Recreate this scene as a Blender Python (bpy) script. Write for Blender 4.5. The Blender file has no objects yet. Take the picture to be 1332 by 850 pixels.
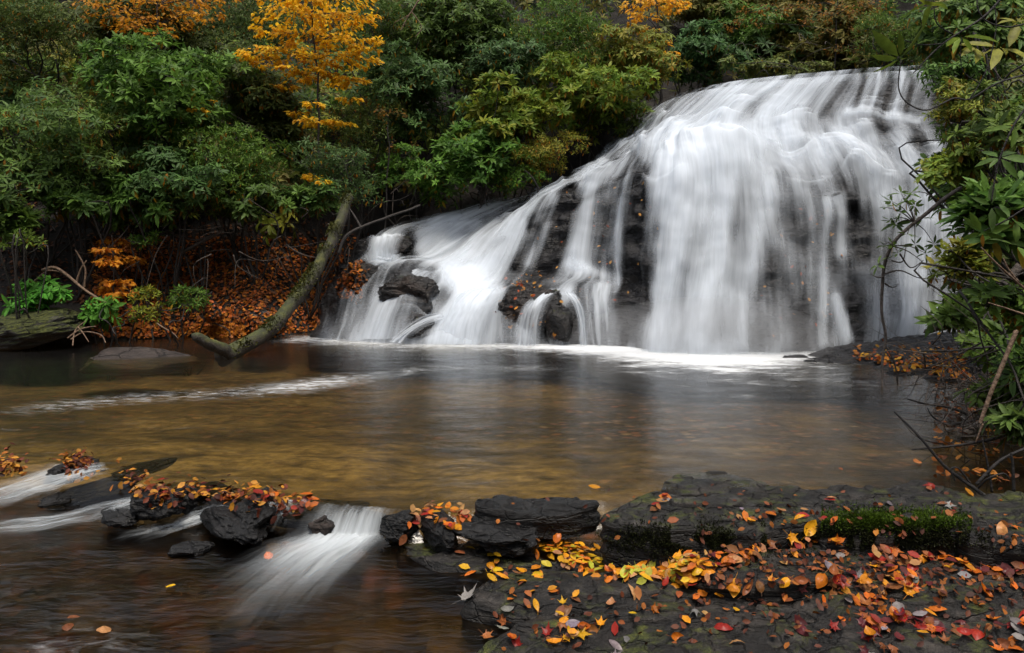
import bpy, math
import numpy as np
from mathutils import Vector
from mathutils.bvhtree import BVHTree

rng = np.random.default_rng(11)
S = bpy.context.scene
COL = S.collection
# ------------------------------------------------------------------ camera geometry
F, H, VH, CU = 950.0, 1.5, 330.0, 666.0          # focal length in pixels of a 1332 px wide frame, eye height, horizon row

def P(u, v, Y):
    return np.array([(u - CU) / F * Y, Y, H - (v - VH) / F * Y])

def G(u, v, z=0.0):
    return P(u, v, F * (H - z) / (v - VH))

# ------------------------------------------------------------------ numpy noise
_perm = np.random.default_rng(5).permutation(512)
_grad = np.random.default_rng(6).normal(size=(512, 3))
_grad /= np.linalg.norm(_grad, axis=1)[:, None]

def noise3(p):
    p = np.asarray(p, float)
    i = np.floor(p).astype(np.int64)
    f = p - i
    w = f * f * f * (f * (f * 6 - 15) + 10)
    out = 0
    for dx in (0, 1):
        for dy in (0, 1):
            for dz in (0, 1):
                h = _perm[(_perm[(_perm[(i[:, 0] + dx) & 511] + i[:, 1] + dy) & 511] + i[:, 2] + dz) & 511]
                d = np.einsum('ij,ij->i', _grad[h], f - np.array([dx, dy, dz]))
                out = out + d * (w[:, 0] if dx else 1 - w[:, 0]) * (w[:, 1] if dy else 1 - w[:, 1]) * (w[:, 2] if dz else 1 - w[:, 2])
    return out * 1.6

def fbm(p, octaves=4, gain=.5):
    p = np.asarray(p, float)
    a, s, o = 1.0, 0, p
    for k in range(octaves):
        s = s + a * noise3(o + 17.3 * k)
        o = o * 2.03
        a *= gain
    return s

def smooth(a, b, x):
    t = np.clip((x - a) / (b - a), 0, 1)
    return t * t * (3 - 2 * t)

def norm(a):
    return a / np.maximum(np.linalg.norm(a, axis=-1, keepdims=True), 1e-9)

# ------------------------------------------------------------------ mesh helpers
def mk(name, V, polys, mat, parent=None, smooth_=True, col=None, fl=None, uv=None):
    """polys: list of int arrays, each (n,3) or (n,4)."""
    V = np.asarray(V, np.float32)
    me = bpy.data.meshes.new(name)
    loops = np.concatenate([np.asarray(q).reshape(-1) for q in polys]).astype(np.int32)
    tot = np.concatenate([np.full(len(q), np.asarray(q).shape[1]) for q in polys]).astype(np.int32)
    me.vertices.add(len(V)); me.vertices.foreach_set('co', V.reshape(-1))
    me.loops.add(len(loops)); me.loops.foreach_set('vertex_index', loops)
    me.polygons.add(len(tot))
    st = np.concatenate([[0], np.cumsum(tot)[:-1]]).astype(np.int32)
    me.polygons.foreach_set('loop_start', st)
    me.polygons.foreach_set('loop_total', tot)
    me.polygons.foreach_set('use_smooth', np.full(len(tot), smooth_))
    if col is not None:
        a = me.attributes.new('tint', 'FLOAT_COLOR', 'POINT')
        a.data.foreach_set('color', np.asarray(col, np.float32).reshape(-1))
    for k, d in (fl or {}).items():
        a = me.attributes.new(k, 'FLOAT', 'POINT')
        a.data.foreach_set('value', np.asarray(d, np.float32))
    if uv is not None:
        l = me.uv_layers.new(name='flow')
        l.data.foreach_set('uv', np.asarray(uv, np.float32)[loops].reshape(-1))
    me.update(calc_edges=True)
    me.validate()
    if mat is not None:
        me.materials.append(mat)
    o = bpy.data.objects.new(name, me)
    COL.objects.link(o)
    if parent is not None:
        o.parent = parent
    return o

def tag(o, label=None, cat=None, group=None, kind=None):
    if label: o['label'] = label
    if cat: o['category'] = cat
    if group: o['group'] = group
    if kind: o['kind'] = kind
    return o

def empty(name, loc, label, cat, group=None):
    o = bpy.data.objects.new(name, None)
    o.empty_display_size = .2
    COL.objects.link(o)
    o.location = loc
    return tag(o, label, cat, group)

def part(name, V, polys, mat, root, **k):
    V = np.asarray(V) - np.array(root.location)
    return mk(name, V, polys, mat, root, **k)

def grid_faces(n, m):
    """n rows of m verts."""
    a = (np.arange(n - 1)[:, None] * m + np.arange(m - 1)[None, :]).reshape(-1)
    return np.stack([a, a + 1, a + m + 1, a + m], 1)

def crom(C, T):
    """Catmull-Rom through C (K,...) at parameters T in 0..K-1."""
    K = len(C)
    i = np.clip(np.floor(T).astype(int), 0, K - 2)
    f = (T - i).reshape((-1,) + (1,) * (C.ndim - 1))
    p0, p1, p2, p3 = C[np.maximum(i - 1, 0)], C[i], C[i + 1], C[np.minimum(i + 2, K - 1)]
    return .5 * (2 * p1 + (p2 - p0) * f + (2 * p0 - 5 * p1 + 4 * p2 - p3) * f ** 2 + (3 * p1 - p0 - 3 * p2 + p3) * f ** 3)

class Tubes:
    def __init__(self): self.V, self.Q, self.n = [], [], 0
    def add(self, pts, r0, r1, sides=6, sub=4, wob=0.0, seed=0):
        pts = np.asarray(pts, float)
        T = np.linspace(0, len(pts) - 1, (len(pts) - 1) * sub + 1)
        C = crom(pts, T)
        if wob:
            C = C + wob * np.stack([noise3(C * 2.3 + seed), noise3(C * 2.3 + 31 + seed), noise3(C * 2.3 + 67 + seed)], 1)
        n = len(C)
        R = np.linspace(r0, r1, n)
        t = norm(np.gradient(C, axis=0))
        ref = np.array([.31, .22, .92]) if abs(t[:, 2]).mean() < .8 else np.array([.95, .2, .1])
        a = norm(np.cross(t, ref)); b = np.cross(t, a)
        ph = np.arange(sides) / sides * 2 * np.pi
        ring = C[:, None] + R[:, None, None] * (np.cos(ph)[None, :, None] * a[:, None] + np.sin(ph)[None, :, None] * b[:, None])
        V = ring.reshape(-1, 3)
        i = (np.arange(n - 1)[:, None] * sides + np.arange(sides)[None]).reshape(-1)
        j = (np.arange(n - 1)[:, None] * sides + (np.arange(sides)[None] + 1) % sides).reshape(-1)
        self.Q.append(np.stack([i, j, j + sides, i + sides], 1) + self.n)
        V = np.concatenate([V, C[-1:] + t[-1:] * R[-1], C[:1]])
        self.V.append(V)
        m = len(V) - 2
        k = np.arange(sides); k2 = (k + 1) % sides
        e = (n - 1) * sides
        self.Q.append(np.stack([e + k, e + k2, np.full(sides, m), np.full(sides, m)], 1) + self.n)
        self.Q.append(np.stack([k2, k, np.full(sides, m + 1), np.full(sides, m + 1)], 1) + self.n)
        self.n += len(V)
        return C
    def get(self):
        V = np.concatenate(self.V); Q = np.concatenate(self.Q)
        tri = Q[:, 2] == Q[:, 3]
        pl = [Q[~tri]]
        if tri.any(): pl.append(Q[tri][:, :3])
        return V, pl

# ------------------------------------------------------------------ material helpers
class NT:
    def __init__(self, name):
        self.m = bpy.data.materials.new(name)
        self.m.use_nodes = True
        self.t = self.m.node_tree
        self.t.nodes.clear()
    def n(self, typ, props=None, **ins):
        nd = self.t.nodes.new(typ)
        for k, v in (props or {}).items(): setattr(nd, k, v)
        for k, v in ins.items():
            key = k.replace('_', ' ')
            sock = nd.inputs[int(k[1:])] if k[0] == 'i' and k[1:].isdigit() else nd.inputs[key]
            if hasattr(v, 'is_output') or isinstance(v, bpy.types.NodeSocket): self.t.links.new(v, sock)
            else: sock.default_value = v
        return nd
    def attr(self, name, out='Fac'):
        return self.n('ShaderNodeAttribute', {'attribute_name': name}).outputs[out]
    def math(self, op, a, b=0.0, clamp=False):
        return self.n('ShaderNodeMath', {'operation': op, 'use_clamp': clamp}, i0=a, i1=b).outputs[0]
    def ramp(self, fac, stops, interp='LINEAR'):
        nd = self.n('ShaderNodeValToRGB', None, Fac=fac)
        cr = nd.color_ramp; cr.interpolation = interp
        while len(cr.elements) < len(stops): cr.elements.new(.5)
        for e, (p, c) in zip(cr.elements, stops):
            e.position = p
            e.color = c if len(c) == 4 else tuple(c) + (1,)
        return nd.outputs['Color']
    def noise(self, vec, scale, detail=4, rough=.55, dist=0.0):
        return self.n('ShaderNodeTexNoise', None, Vector=vec, Scale=scale, Detail=detail, Roughness=rough, Distortion=dist).outputs['Fac']
    def scale(self, vec, s):
        return self.n('ShaderNodeMapping', None, Vector=vec, Scale=s).outputs[0]
    def mixc(self, f, a, b, mode='MIX'):
        return self.n('ShaderNodeMix', {'data_type': 'RGBA', 'blend_type': mode}, i0=f, i6=a, i7=b).outputs[2]
    def bump(self, h, strength, dist, nrm=None):
        k = dict(Height=h, Strength=strength, Distance=dist)
        if nrm is not None: k['Normal'] = nrm
        return self.n('ShaderNodeBump', None, **k).outputs[0]
    def out(self, sh):
        self.n('ShaderNodeOutputMaterial', None, Surface=sh)
        return self.m

def c4(r, g, b): return (r, g, b, 1)

def mat_leaf(name, rough=.42, transl=.3, spec=.4, src='tint'):
    k = NT(name)
    geo = k.n('ShaderNodeNewGeometry').outputs['Position']
    tx = k.n('ShaderNodeTexCoord').outputs['Object']
    c = k.attr('tint', 'Color') if src == 'tint' else k.n('ShaderNodeObjectInfo').outputs['Color']
    n = k.noise(tx if src != 'tint' else geo, 35 if src == 'tint' else 7, 5, .7)
    c2 = k.mixc(1.0, c, k.ramp(n, [(.3, (.62, .6, .55)), (.65, (1.1, 1.1, 1.05))]), 'MULTIPLY')
    b = k.n('ShaderNodeBsdfPrincipled', None, Base_Color=c2, Roughness=rough, Specular_IOR_Level=spec)
    t = k.n('ShaderNodeBsdfTranslucent', None, Color=c2)
    return k.out(k.n('ShaderNodeMixShader', None, Fac=transl, i1=b.outputs[0], i2=t.outputs[0]).outputs[0])

def mat_bark(name, dark, light, moss=0.0):
    k = NT(name)
    g = k.n('ShaderNodeNewGeometry'); pos = g.outputs['Position']
    n = k.noise(pos, 22, 5)
    c = k.ramp(n, [(.3, dark), (.7, light)])
    if moss:
        nz = k.n('ShaderNodeSeparateXYZ', None, Vector=g.outputs['Normal']).outputs['Z']
        m = k.math('ADD', k.math('MULTIPLY', nz, .5), k.noise(pos, 4.5, 5))
        f = k.ramp(m, [(.62 - .2 * moss, (0, 0, 0)), (.98 - .2 * moss, (1, 1, 1))])
        mc = k.ramp(k.noise(pos, 9, 4), [(.3, (.018, .021, .007)), (.55, (.045, .052, .01)), (.75, (.11, .10, .014))])
        c = k.mixc(f, c, mc)
    b = k.n('ShaderNodeBsdfPrincipled', None, Base_Color=c, Roughness=.75, Normal=k.bump(k.noise(pos, 45, 5), .9, .02))
    return k.out(b.outputs[0])

def mat_rock(name, dark, mid, light, moss=0.0, rough=(.28, .6), strata=1.0, brown=0.0, scale=1.0, lichen=0.0):
    """Layered rock; moss grows in patches on what faces up."""
    k = NT(name)
    g = k.n('ShaderNodeNewGeometry'); pos = g.outputs['Position']
    lay = k.scale(pos, (1.3 * scale, 1.3 * scale, 7 * scale))
    n1 = k.noise(lay, 2.2, 8, .62)
    n2 = k.noise(pos, 6.5 * scale, 6, .6)
    c = k.ramp(n1, [(.28, dark), (.5, mid), (.74, light)])
    c = k.mixc(.75, c, k.ramp(n2, [(.25, (.35, .35, .36)), (.7, (1.25, 1.22, 1.2))]), 'MULTIPLY')
    if brown:
        c = k.mixc(k.ramp(k.noise(pos, 1.9 * scale, 4), [(.48, (0, 0, 0)), (.7, (brown,) * 3)]), c, c4(.085, .042, .02))
    if lichen:
        v = k.noise(pos, 13 * scale, 5, .7)
        c = k.mixc(k.ramp(v, [(.60, (0, 0, 0)), (.68, (lichen,) * 3)]), c, c4(.2, .2, .18))
    rg = k.n('ShaderNodeMapRange', None, Value=n2, i1=.3, i2=.7, i3=rough[0], i4=rough[1]).outputs[0]
    if moss:
        nz = k.n('ShaderNodeSeparateXYZ', None, Vector=g.outputs['Normal']).outputs['Z']
        m = k.math('ADD', k.math('MULTIPLY', nz, .28), k.noise(pos, 2.6 * scale, 6, .65))
        f = k.ramp(m, [(.80 - .28 * moss, (0, 0, 0)), (.93 - .28 * moss, (1, 1, 1))])
        mc = k.ramp(k.noise(pos, 21, 5), [(.3, (.016, .02, .006)), (.55, (.05, .058, .012)), (.8, (.12, .125, .022))])
        c = k.mixc(f, c, mc)
        rg = k.math('MAXIMUM', rg, k.math('MULTIPLY', f, .9))
    vr = k.n('ShaderNodeTexVoronoi', {'feature': 'DISTANCE_TO_EDGE'}, Vector=k.n('ShaderNodeVectorMath', {'operation': 'MULTIPLY_ADD'}, i0=k.n('ShaderNodeTexNoise', None, Vector=pos, Scale=3.0 * scale, Detail=4.0).outputs['Color'], i1=(.35 / scale,) * 3, i2=k.scale(pos, (1, 1, 3))).outputs[0], Scale=2.4 * scale).outputs['Distance']
    ck = k.ramp(vr, [(0, (0, 0, 0)), (.045, (1, 1, 1))])                      # fractures
    c = k.mixc(1.0, c, k.ramp(ck, [(0, (.3, .3, .3)), (1, (1, 1, 1))]), 'MULTIPLY')
    gr = k.noise(pos, 60 * scale, 4, .75)
    c = k.mixc(1.0, c, k.ramp(gr, [(.35, (.55, .55, .55)), (.55, (1, 1, 1)), (.7, (1.9, 1.85, 1.8))]), 'MULTIPLY')
    bn = k.bump(k.math('ADD', k.math('ADD', n1, k.math('MULTIPLY', k.noise(pos, 38 * scale, 6, .7), .4)), k.math('MULTIPLY', ck, .25)), 1.0, .05 / scale)
    b = k.n('ShaderNodeBsdfPrincipled', None, Base_Color=c, Roughness=rg, Specular_IOR_Level=.36, Normal=bn)
    return k.out(b.outputs[0])

def mat_fall(name, su, sv, white=(.74, .80, .87), lo=-.12, hi=1.12, fine=1.0):
    """Long exposed white water: threads along the flow, dense where 'dens' is high."""
    k = NT(name)
    uv = k.n('ShaderNodeUVMap', {'uv_map': 'flow'}).outputs[0]
    warp = k.n('ShaderNodeTexNoise', None, Vector=k.scale(uv, (su * .12, sv * 1.5, 1)), Scale=1.0, Detail=2.0).outputs['Color']
    wv = k.n('ShaderNodeVectorMath', {'operation': 'MULTIPLY_ADD'}, i0=warp, i1=(.022, 0, 0), i2=uv).outputs[0]
    a = k.noise(k.scale(wv, (su * .33, sv, 1)), 1.0, 2, .5)
    b = k.noise(k.scale(wv, (su, sv * 1.6, 1)), 1.0, 3, .55)
    c = k.noise(k.scale(wv, (su * 3.3 * fine, sv * 2.6, 1)), 1.0, 3, .6)
    s = k.math('ADD', k.math('ADD', k.math('MULTIPLY', a, .38), k.math('MULTIPLY', b, .36)), k.math('MULTIPLY', c, .26))
    s = k.math('MULTIPLY', k.math('SUBTRACT', s, .5), 2.6)
    al = k.math('ADD', k.attr('dens'), k.math('MULTIPLY', s, k.attr('streak')))
    al = k.n('ShaderNodeMapRange', {'interpolation_type': 'SMOOTHSTEP'}, Value=al, i1=lo, i2=hi, i3=0.0, i4=.985).outputs[0]
    al = k.math('MULTIPLY', al, k.attr('fade'))
    bp = k.bump(k.math('ADD', a, k.math('ADD', b, k.math('MULTIPLY', c, .35))), .6, .07)
    d = k.n('ShaderNodeBsdfDiffuse', None, Color=c4(*white), Normal=bp)
    t = k.n('ShaderNodeBsdfTranslucent', None, Color=c4(*white), Normal=bp)
    w = k.n('ShaderNodeMixShader', None, Fac=.25, i1=d.outputs[0], i2=t.outputs[0])
    tr = k.n('ShaderNodeBsdfTransparent')
    return k.out(k.n('ShaderNodeMixShader', None, Fac=al, i1=tr.outputs[0], i2=w.outputs[0]).outputs[0])

M_RHODO = mat_leaf('rhododendron_leaf', .48, .34, .16)
M_THIN = mat_leaf('thin_autumn_leaf', .55, .5, .2)
M_LITTER = mat_leaf('fallen_leaf_litter', .55, .1, .18)
M_FALLEN = mat_leaf('fallen_leaf', .36, .06, .2, src='object')
M_BARK = mat_bark('bark', (.010, .008, .007), (.035, .028, .023))
M_TWIG = mat_bark('dry_twig', (.02, .015, .012), (.09, .07, .055))
M_PALE = mat_bark('pale_dead_wood', (.09, .055, .035), (.26, .17, .11))
M_GREYB = mat_bark('grey_sapling_bark', (.03, .024, .02), (.15, .125, .11))
M_BLACK = mat_bark('wet_black_twig', (.006, .005, .005), (.022, .018, .016))
M_LOG = mat_bark('mossy_log', (.012, .01, .008), (.05, .04, .03), .75)
M_CLIFF = mat_rock('wet_cliff_rock', (.006, .006, .007), (.016, .016, .018), (.05, .05, .052), 0, (.2, .5))
M_BOULD = mat_rock('wet_boulder_rock', (.008, .008, .009), (.022, .021, .021), (.045, .042, .041), .06, (.16, .42), brown=.3)
M_LEDGE = mat_rock('ledge_rock', (.005, .0045, .0045), (.015, .0135, .0122), (.07, .062, .055), .18, (.3, .7), scale=2.0)
M_LEDGE2 = mat_rock('ledge_rock_bare', (.005, .0045, .0045), (.0155, .014, .0127), (.075, .066, .058), .07, (.28, .62), scale=2.0)
M_MOSSR = mat_rock('mossy_boulder_rock', (.012, .011, .01), (.035, .033, .03), (.1, .095, .085), 1.15, (.5, .85), lichen=.6)
M_BLKR = mat_rock('black_wet_stone', (.0025, .0025, .003), (.007, .007, .0075), (.03, .029, .029), 0, (.22, .55), scale=2.2)
M_SANDR = mat_rock('pale_brown_rock', (.022, .016, .014), (.04, .03, .026), (.07, .055, .047), 0, (.4, .7))
M_FALL = mat_fall('white_falling_water', 46, 2.2)
M_CASC = mat_fall('white_stream_water', 13, 1.6, (.78, .84, .88), .2, 1.25)

# ------------------------------------------------------------------ cliff streamlines (right to left), stages: lip, slope, break, face, face, lower, base
LN = [
 [(1250,88,15.0),(1255,150,14.2),(1258,205,13.6),(1262,250,13.2),(1264,310,12.8),(1266,390,12.4),(1266,448,12.08)],
 [(1200,93,15.0),(1192,150,14.1),(1206,200,13.5),(1215,245,13.1),(1218,310,12.7),(1215,390,12.2),(1212,449,11.97)],
 [(1167,95,15.1),(1142,150,14.2),(1160,195,13.6),(1178,245,13.0),(1180,310,12.6),(1175,390,12.1),(1170,452,11.7)],
 [(1125,97,15.4),(1092,150,14.3),(1105,195,13.6),(1130,245,12.9),(1138,310,12.5),(1136,390,11.9),(1130,455,11.4)],
 [(1080,101,15.7),(1040,150,14.5),(1040,185,13.8),(1062,235,12.9),(1072,310,12.4),(1075,390,11.8),(1075,458,11.13)],
 [(1040,104,16.0),(990,148,14.8),(978,180,14.0),(990,225,12.9),(1002,310,12.3),(1008,390,11.7),(1010,460,10.96)],
 [(1000,108,16.3),(945,150,15.0),(920,182,14.1),(925,225,12.9),(925,310,12.3),(922,390,11.7),(920,460,10.96)],
 [(965,112,16.6),(910,158,15.2),(880,195,14.2),(872,235,13.0),(862,310,12.4),(855,390,11.9),(850,457,11.22)],
 [(935,117,16.9),(885,160,15.6),(850,200,14.6),(828,238,13.6),(818,345,13.05),(812,395,12.4),(805,452,11.7)],
 [(908,122,17.2),(860,165,16.0),(818,207,15.0),(782,242,14.25),(768,350,13.65),(748,384,12.7),(740,450,11.9)],
 [(888,127,17.5),(840,172,16.3),(785,218,15.4),(728,256,14.85),(694,352,14.15),(664,382,12.95),(650,448,12.08)],
 [(872,133,17.8),(822,180,16.6),(760,230,15.8),(682,273,15.25),(622,353,14.3),(596,386,13.1),(565,447,12.18)],
 [(860,138,18.1),(806,187,17.0),(738,240,16.2),(632,288,15.5),(548,350,14.5),(518,380,13.35),(490,445,12.4)],
 [(850,143,18.4),(795,195,17.3),(720,250,16.5),(520,303,15.35),(484,350,14.5),(452,378,13.6),(432,442,12.7)],
 [(835,148,18.8),(775,203,17.8),(700,258,17.0),(572,280,16.5),(465,310,15.7),(415,388,14.2),(398,443,12.9)],
]
DENS = np.array([
 [-.5,-.5,-.4,-.2,.2,.4,.5],
 [.45,.45,.65,.8,.8,.8,.85],
 [.42,.45,.7,.75,.8,.75,.75],
 [.55,.65,.85,.65,.6,.55,.55],
 [.7,.85,.95,.75,.50,.40,.42],
 [.75,.9,1.05,.85,.58,.42,.5],
 [.85,.95,1.15,1.0,.8,.72,.9],
 [.8,.9,1.15,1.1,.9,.8,.95],
 [.7,.75,.8,.5,.15,.1,.3],
 [.55,.68,.72,.62,.62,.4,.4],
 [.45,.62,.7,.45,.5,.6,.45],
 [.4,.58,.75,.75,.85,1.1,.95],
 [.36,.52,.65,.6,.9,.5,.7],
 [.3,.45,.5,.65,.7,.45,.75],
 [-.3,-.3,-.3,-.3,-.3,-.3,-.3]])
C = np.array([[P(*q) for q in l] for l in LN])                     # (15,7,3)
back = C[:, 0] + np.array([.9, 3.2, .12]); deep = C[:, -1] + np.array([0, -.05, -.5])
C = np.concatenate([back[:, None], C, deep[:, None]], 1)           # (15,9,3)
UVp = np.array([[(q[0], q[1]) for q in l] for l in LN], float)
UVp = np.concatenate([UVp[:, :1] + [20, -6], UVp, UVp[:, -1:] + [0, 25]], 1)
DN = np.concatenate([DENS[:, :1], DENS, DENS[:, -1:]], 1)

def loft(A, n, m):
    s = np.linspace(0, A.shape[0] - 1, n); t = np.linspace(0, A.shape[1] - 1, m)
    B = crom(A, s)                                                  # (n,K,..)
    return np.swapaxes(crom(np.swapaxes(B, 0, 1), t), 0, 1)

def normals(Gd):
    ds = np.gradient(Gd, axis=0); dt = np.gradient(Gd, axis=1)
    n = norm(np.cross(ds, dt))
    if n[..., 1].mean() > 0: n = -n
    return n

NS, MT = 560, 300
base = loft(C, NS, MT)
pix = loft(UVp, NS, MT)
nrm = normals(base)
sg, tg = np.meshgrid(np.linspace(0, 14, NS), np.linspace(0, 8, MT), indexing='ij')
fl = base.reshape(-1, 3)
big = fbm(np.stack([fl[:, 0] * .8, fl[:, 1] * .8, fl[:, 2] * 1.6], 1), 3).reshape(NS, MT)
pil = fbm(np.stack([sg.reshape(-1) * .95, tg.reshape(-1) * .7, 0 * sg.reshape(-1) + 3], 1), 3).reshape(NS, MT)
# ledges: saw-tooth in height, with a broken line
zz = base[..., 2] + .22 * fbm(np.stack([fl[:, 0] * .6, fl[:, 1] * .6, 0 * fl[:, 0]], 1), 2).reshape(NS, MT)
saw = ((zz / .62) % 1.0)
led = smooth(0, .75, saw) * (1 - smooth(.8, 1.0, saw)) - .5
midm = np.clip(np.sin(np.clip((tg - .6) / 6.4, 0, 1) * np.pi), 0, 1) ** .5
bmp = 0
for (bu, bv, br, bh) in [(532, 380, 34, .34), (462, 368, 24, .12), (530, 428, 22, .2), (880, 200, 40, .14), (960, 195, 40, .14), (1100, 200, 40, .12), (1085, 275, 30, .15), (1190, 215, 30, .15), (1180, 290, 30, .12)]:
    dq = ((pix[..., 0] - bu) / (br * 1.25)) ** 2 + ((pix[..., 1] - bv) / br) ** 2
    bmp = bmp + bh * np.exp(-dq)
zs = base[..., 2] + .30 * fbm(np.stack([sg.reshape(-1) * .75, tg.reshape(-1) * .3, 0 * sg.reshape(-1) + 21], 1), 2).reshape(NS, MT)
sws = (zs / .58) % 1.0
shm = smooth(-.1, .35, noise3(np.stack([sg.reshape(-1) * .9, tg.reshape(-1) * 1.3, 0 * sg.reshape(-1) + 44], 1)).reshape(NS, MT)) * smooth(1.1, 1.9, tg) * smooth(4.6, 3.2, tg)
crest = sws ** 2 * (1 - smooth(.93, 1.0, sws)) * shm
wet = base + nrm * (.085 * crest + ((.10 - .075 * smooth(3.0, 4.5, tg)) * big + .15 * pil) * midm * smooth(.9, 2.2, tg) + bmp)[..., None]
low = base + nrm * ((.12 * big + .15 * pil - .12 * led) * midm * smooth(.9, 2.2, tg) + bmp - .06)[..., None]
fine = fbm(np.stack([fl[:, 0] * 3, fl[:, 1] * 3, fl[:, 2] * 9], 1), 4).reshape(NS, MT)
rock = low + nrm * (.07 * fine * midm - .05)[..., None]
cliff = tag(mk('rock_face', rock.reshape(-1, 3), [grid_faces(NS, MT)], M_CLIFF), 'dark wet layered rock face under the waterfall', 'cliff', kind='structure')

def stroke(pts, w, a):
    """Add a to the density along a polyline over the rock face."""
    pts = np.array(pts, float)
    d = np.full(pix.shape[:2], 1e9)
    for p, q in zip(pts[:-1], pts[1:]):
        e = q - p
        t = np.clip(((pix - p) @ e) / (e @ e), 0, 1)
        d = np.minimum(d, np.linalg.norm(pix - (p + t[..., None] * e), axis=-1))
    return a * np.exp(-(d / w) ** 2)

dens = loft(DN[..., None], NS, MT)[..., 0]
for pts, w, a in [
    ([(958, 225), (930, 310), (905, 450)], 14, .3), ([(885, 230), (872, 330), (862, 450)], 14, .2),
    ([(1000, 240), (975, 340), (962, 450)], 9, .25), ([(1072, 262), (1070, 350), (1068, 450)], 5, .4),
    ([(1090, 262), (1092, 330)], 8, .35), ([(1085, 390), (1100, 445)], 6, .5), ([(1120, 205), (1150, 260)], 10, .25),
    ([(1086, 235), (1118, 290), (1122, 330)], 12, -.45), ([(1098, 350), (1112, 440)], 16, -.4),
    ([(1005, 300), (1000, 450)], 24, -.14), ([(1045, 290), (1045, 450)], 16, -.2),
    ([(1098, 118), (1060, 160)], 14, -.35), ([(985, 140), (940, 172)], 14, -.22), ([(1040, 205), (1010, 240)], 12, -.15),
    ([(1185, 195), (1195, 225)], 10, -.4), ([(905, 210), (885, 240)], 10, .2),
    ([(747, 250), (735, 300), (712, 345)], 15, -.55), ([(840, 232), (832, 300), (828, 400)], 15, -.5),
    ([(765, 245), (757, 300), (752, 348)], 12, .4), ([(808, 260), (812, 330), (800, 380)], 5, .45), ([(790, 265), (785, 350)], 14, -.25),
    ([(725, 262), (705, 320), (690, 345)], 8, .4), ([(690, 280), (650, 330), (625, 350)], 16, .3),
    ([(770, 390), (775, 440)], 22, -.4), ([(825, 400), (820, 440)], 14, -.4), ([(735, 385), (690, 420), (680, 440)], 18, .35),
    ([(640, 350), (600, 365), (560, 385)], 14, .3), ([(620, 400), (610, 445)], 34, .35), ([(540, 350), (590, 385)], 14, -.3),
    ([(480, 312), (520, 314)], 8, .2), ([(495, 325), (492, 345)], 16, .25), ([(535, 315), (525, 345)], 7, -.5), ([(450, 352), (480, 362)], 12, -.35),
    ([(500, 385), (470, 440)], 16, .3), ([(440, 400), (436, 438)], 10, -.15), ([(540, 420), (520, 440)], 14, -.2),
    ([(665, 385), (700, 375), (715, 365)], 26, -.5), ([(700, 420), (727, 420)], 24, -.45), ([(500, 375), (560, 378), (580, 395)], 14, -.35), ([(520, 425), (555, 425)], 12, -.3), ([(440, 362), (500, 360)], 8, -.3), ([(535, 312), (535, 345)], 10, -.4), ([(855, 250), (850, 330), (842, 400)], 8, -.35),
    ([(585, 372), (650, 376)], 12, .5), ([(600, 385), (640, 390)], 16, .4), ([(510, 345), (560, 352)], 7, .3), ([(745, 352), (800, 362)], 8, .35), ([(740, 388), (700, 400), (688, 440)], 10, .35),
    ([(880, 205), (1010, 190)], 16, .25), ([(1100, 152), (1195, 156)], 4, .5), ([(1120, 100), (1110, 148)], 4, -.4), ([(1140, 100), (1130, 148)], 3, .4), ([(1155, 100), (1147, 148)], 4, -.4), ([(1168, 98), (1162, 148)], 3, .4), ([(1180, 98), (1178, 148)], 4, -.35),
    ([(1130, 172), (1190, 172)], 6, -.3), ([(1160, 215), (1190, 240)], 9, .2), ([(830, 215), (760, 262), (690, 300)], 5, -.3), ([(770, 205), (650, 285)], 4, -.25), ([(740, 262), (690, 290)], 5, -.3), ([(850, 185), (800, 215)], 5, -.3),
    ([(700, 300), (672, 350)], 7, -.4), ([(655, 315), (620, 350)], 5, -.25), ([(590, 300), (545, 320)], 12, .3), ([(620, 292), (580, 288), (560, 296)], 7, .3), ([(780, 215), (700, 262)], 9, .2)]:
    dens = dens + stroke(pts, w, a)
pl2 = fbm(np.stack([sg.reshape(-1) * 2.2, tg.reshape(-1) * .8, 0 * sg.reshape(-1) + 8], 1), 3).reshape(NS, MT)
dens = dens * .84 - .14 - .07 * smooth(8.2, 9.5, sg) - .10 * smooth(9.5, 10.5, sg) * smooth(5.2, 6.0, tg) + .48 * crest - .13 * shm + .24 * pl2 + .10 * pil
streak = (.62 + .2 * smooth(8.2, 9.5, sg)) * (1 - .3 * smooth(.8, 1.1, dens))
fade = np.ones((NS, MT))
fade *= smooth(-.05, .5, 13.6 - sg + .0) * smooth(7.45, 7.0, tg) * smooth(0, .6, tg)
uvw = np.stack([sg / 14, tg / 8], -1).reshape(-1, 2)

wf = empty('waterfall', tuple(P(920, 458, 11.0)), 'broad white silky waterfall sliding over the dark rock face into the pool', 'waterfall')
def sheet(name, i0, i1, off, ds, root, seed):
    """One veil of falling water, streamlines i0..i1 of the face."""
    a, b = int(i0 / 14 * (NS - 1)), int(i1 / 14 * (NS - 1)) + 1
    V = wet[a:b] + nrm[a:b] * off
    edge = np.minimum(smooth(0, .35, sg[a:b] - i0) if i0 > 0 else 1, smooth(0, .35, i1 - sg[a:b]))
    u = np.stack([sg[a:b] / 14 + seed * .37, tg[a:b] / 8 + seed * .61], -1).reshape(-1, 2)
    return part(name, V.reshape(-1, 3), [grid_faces(b - a, MT)], M_FALL, root, uv=u,
                fl={'dens': (dens[a:b] + ds).reshape(-1), 'streak': streak[a:b].reshape(-1), 'fade': (fade[a:b] * edge).reshape(-1)})
w1 = sheet('curtain', 0, 8.6, .035, 0, wf, 0); w1['label'] = 'tall white main curtain of the waterfall'
w2 = sheet('curtain', 8.0, 14, .045, 0, wf, 0); w2['label'] = 'broken side cascade stepping down to the left'
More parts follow.
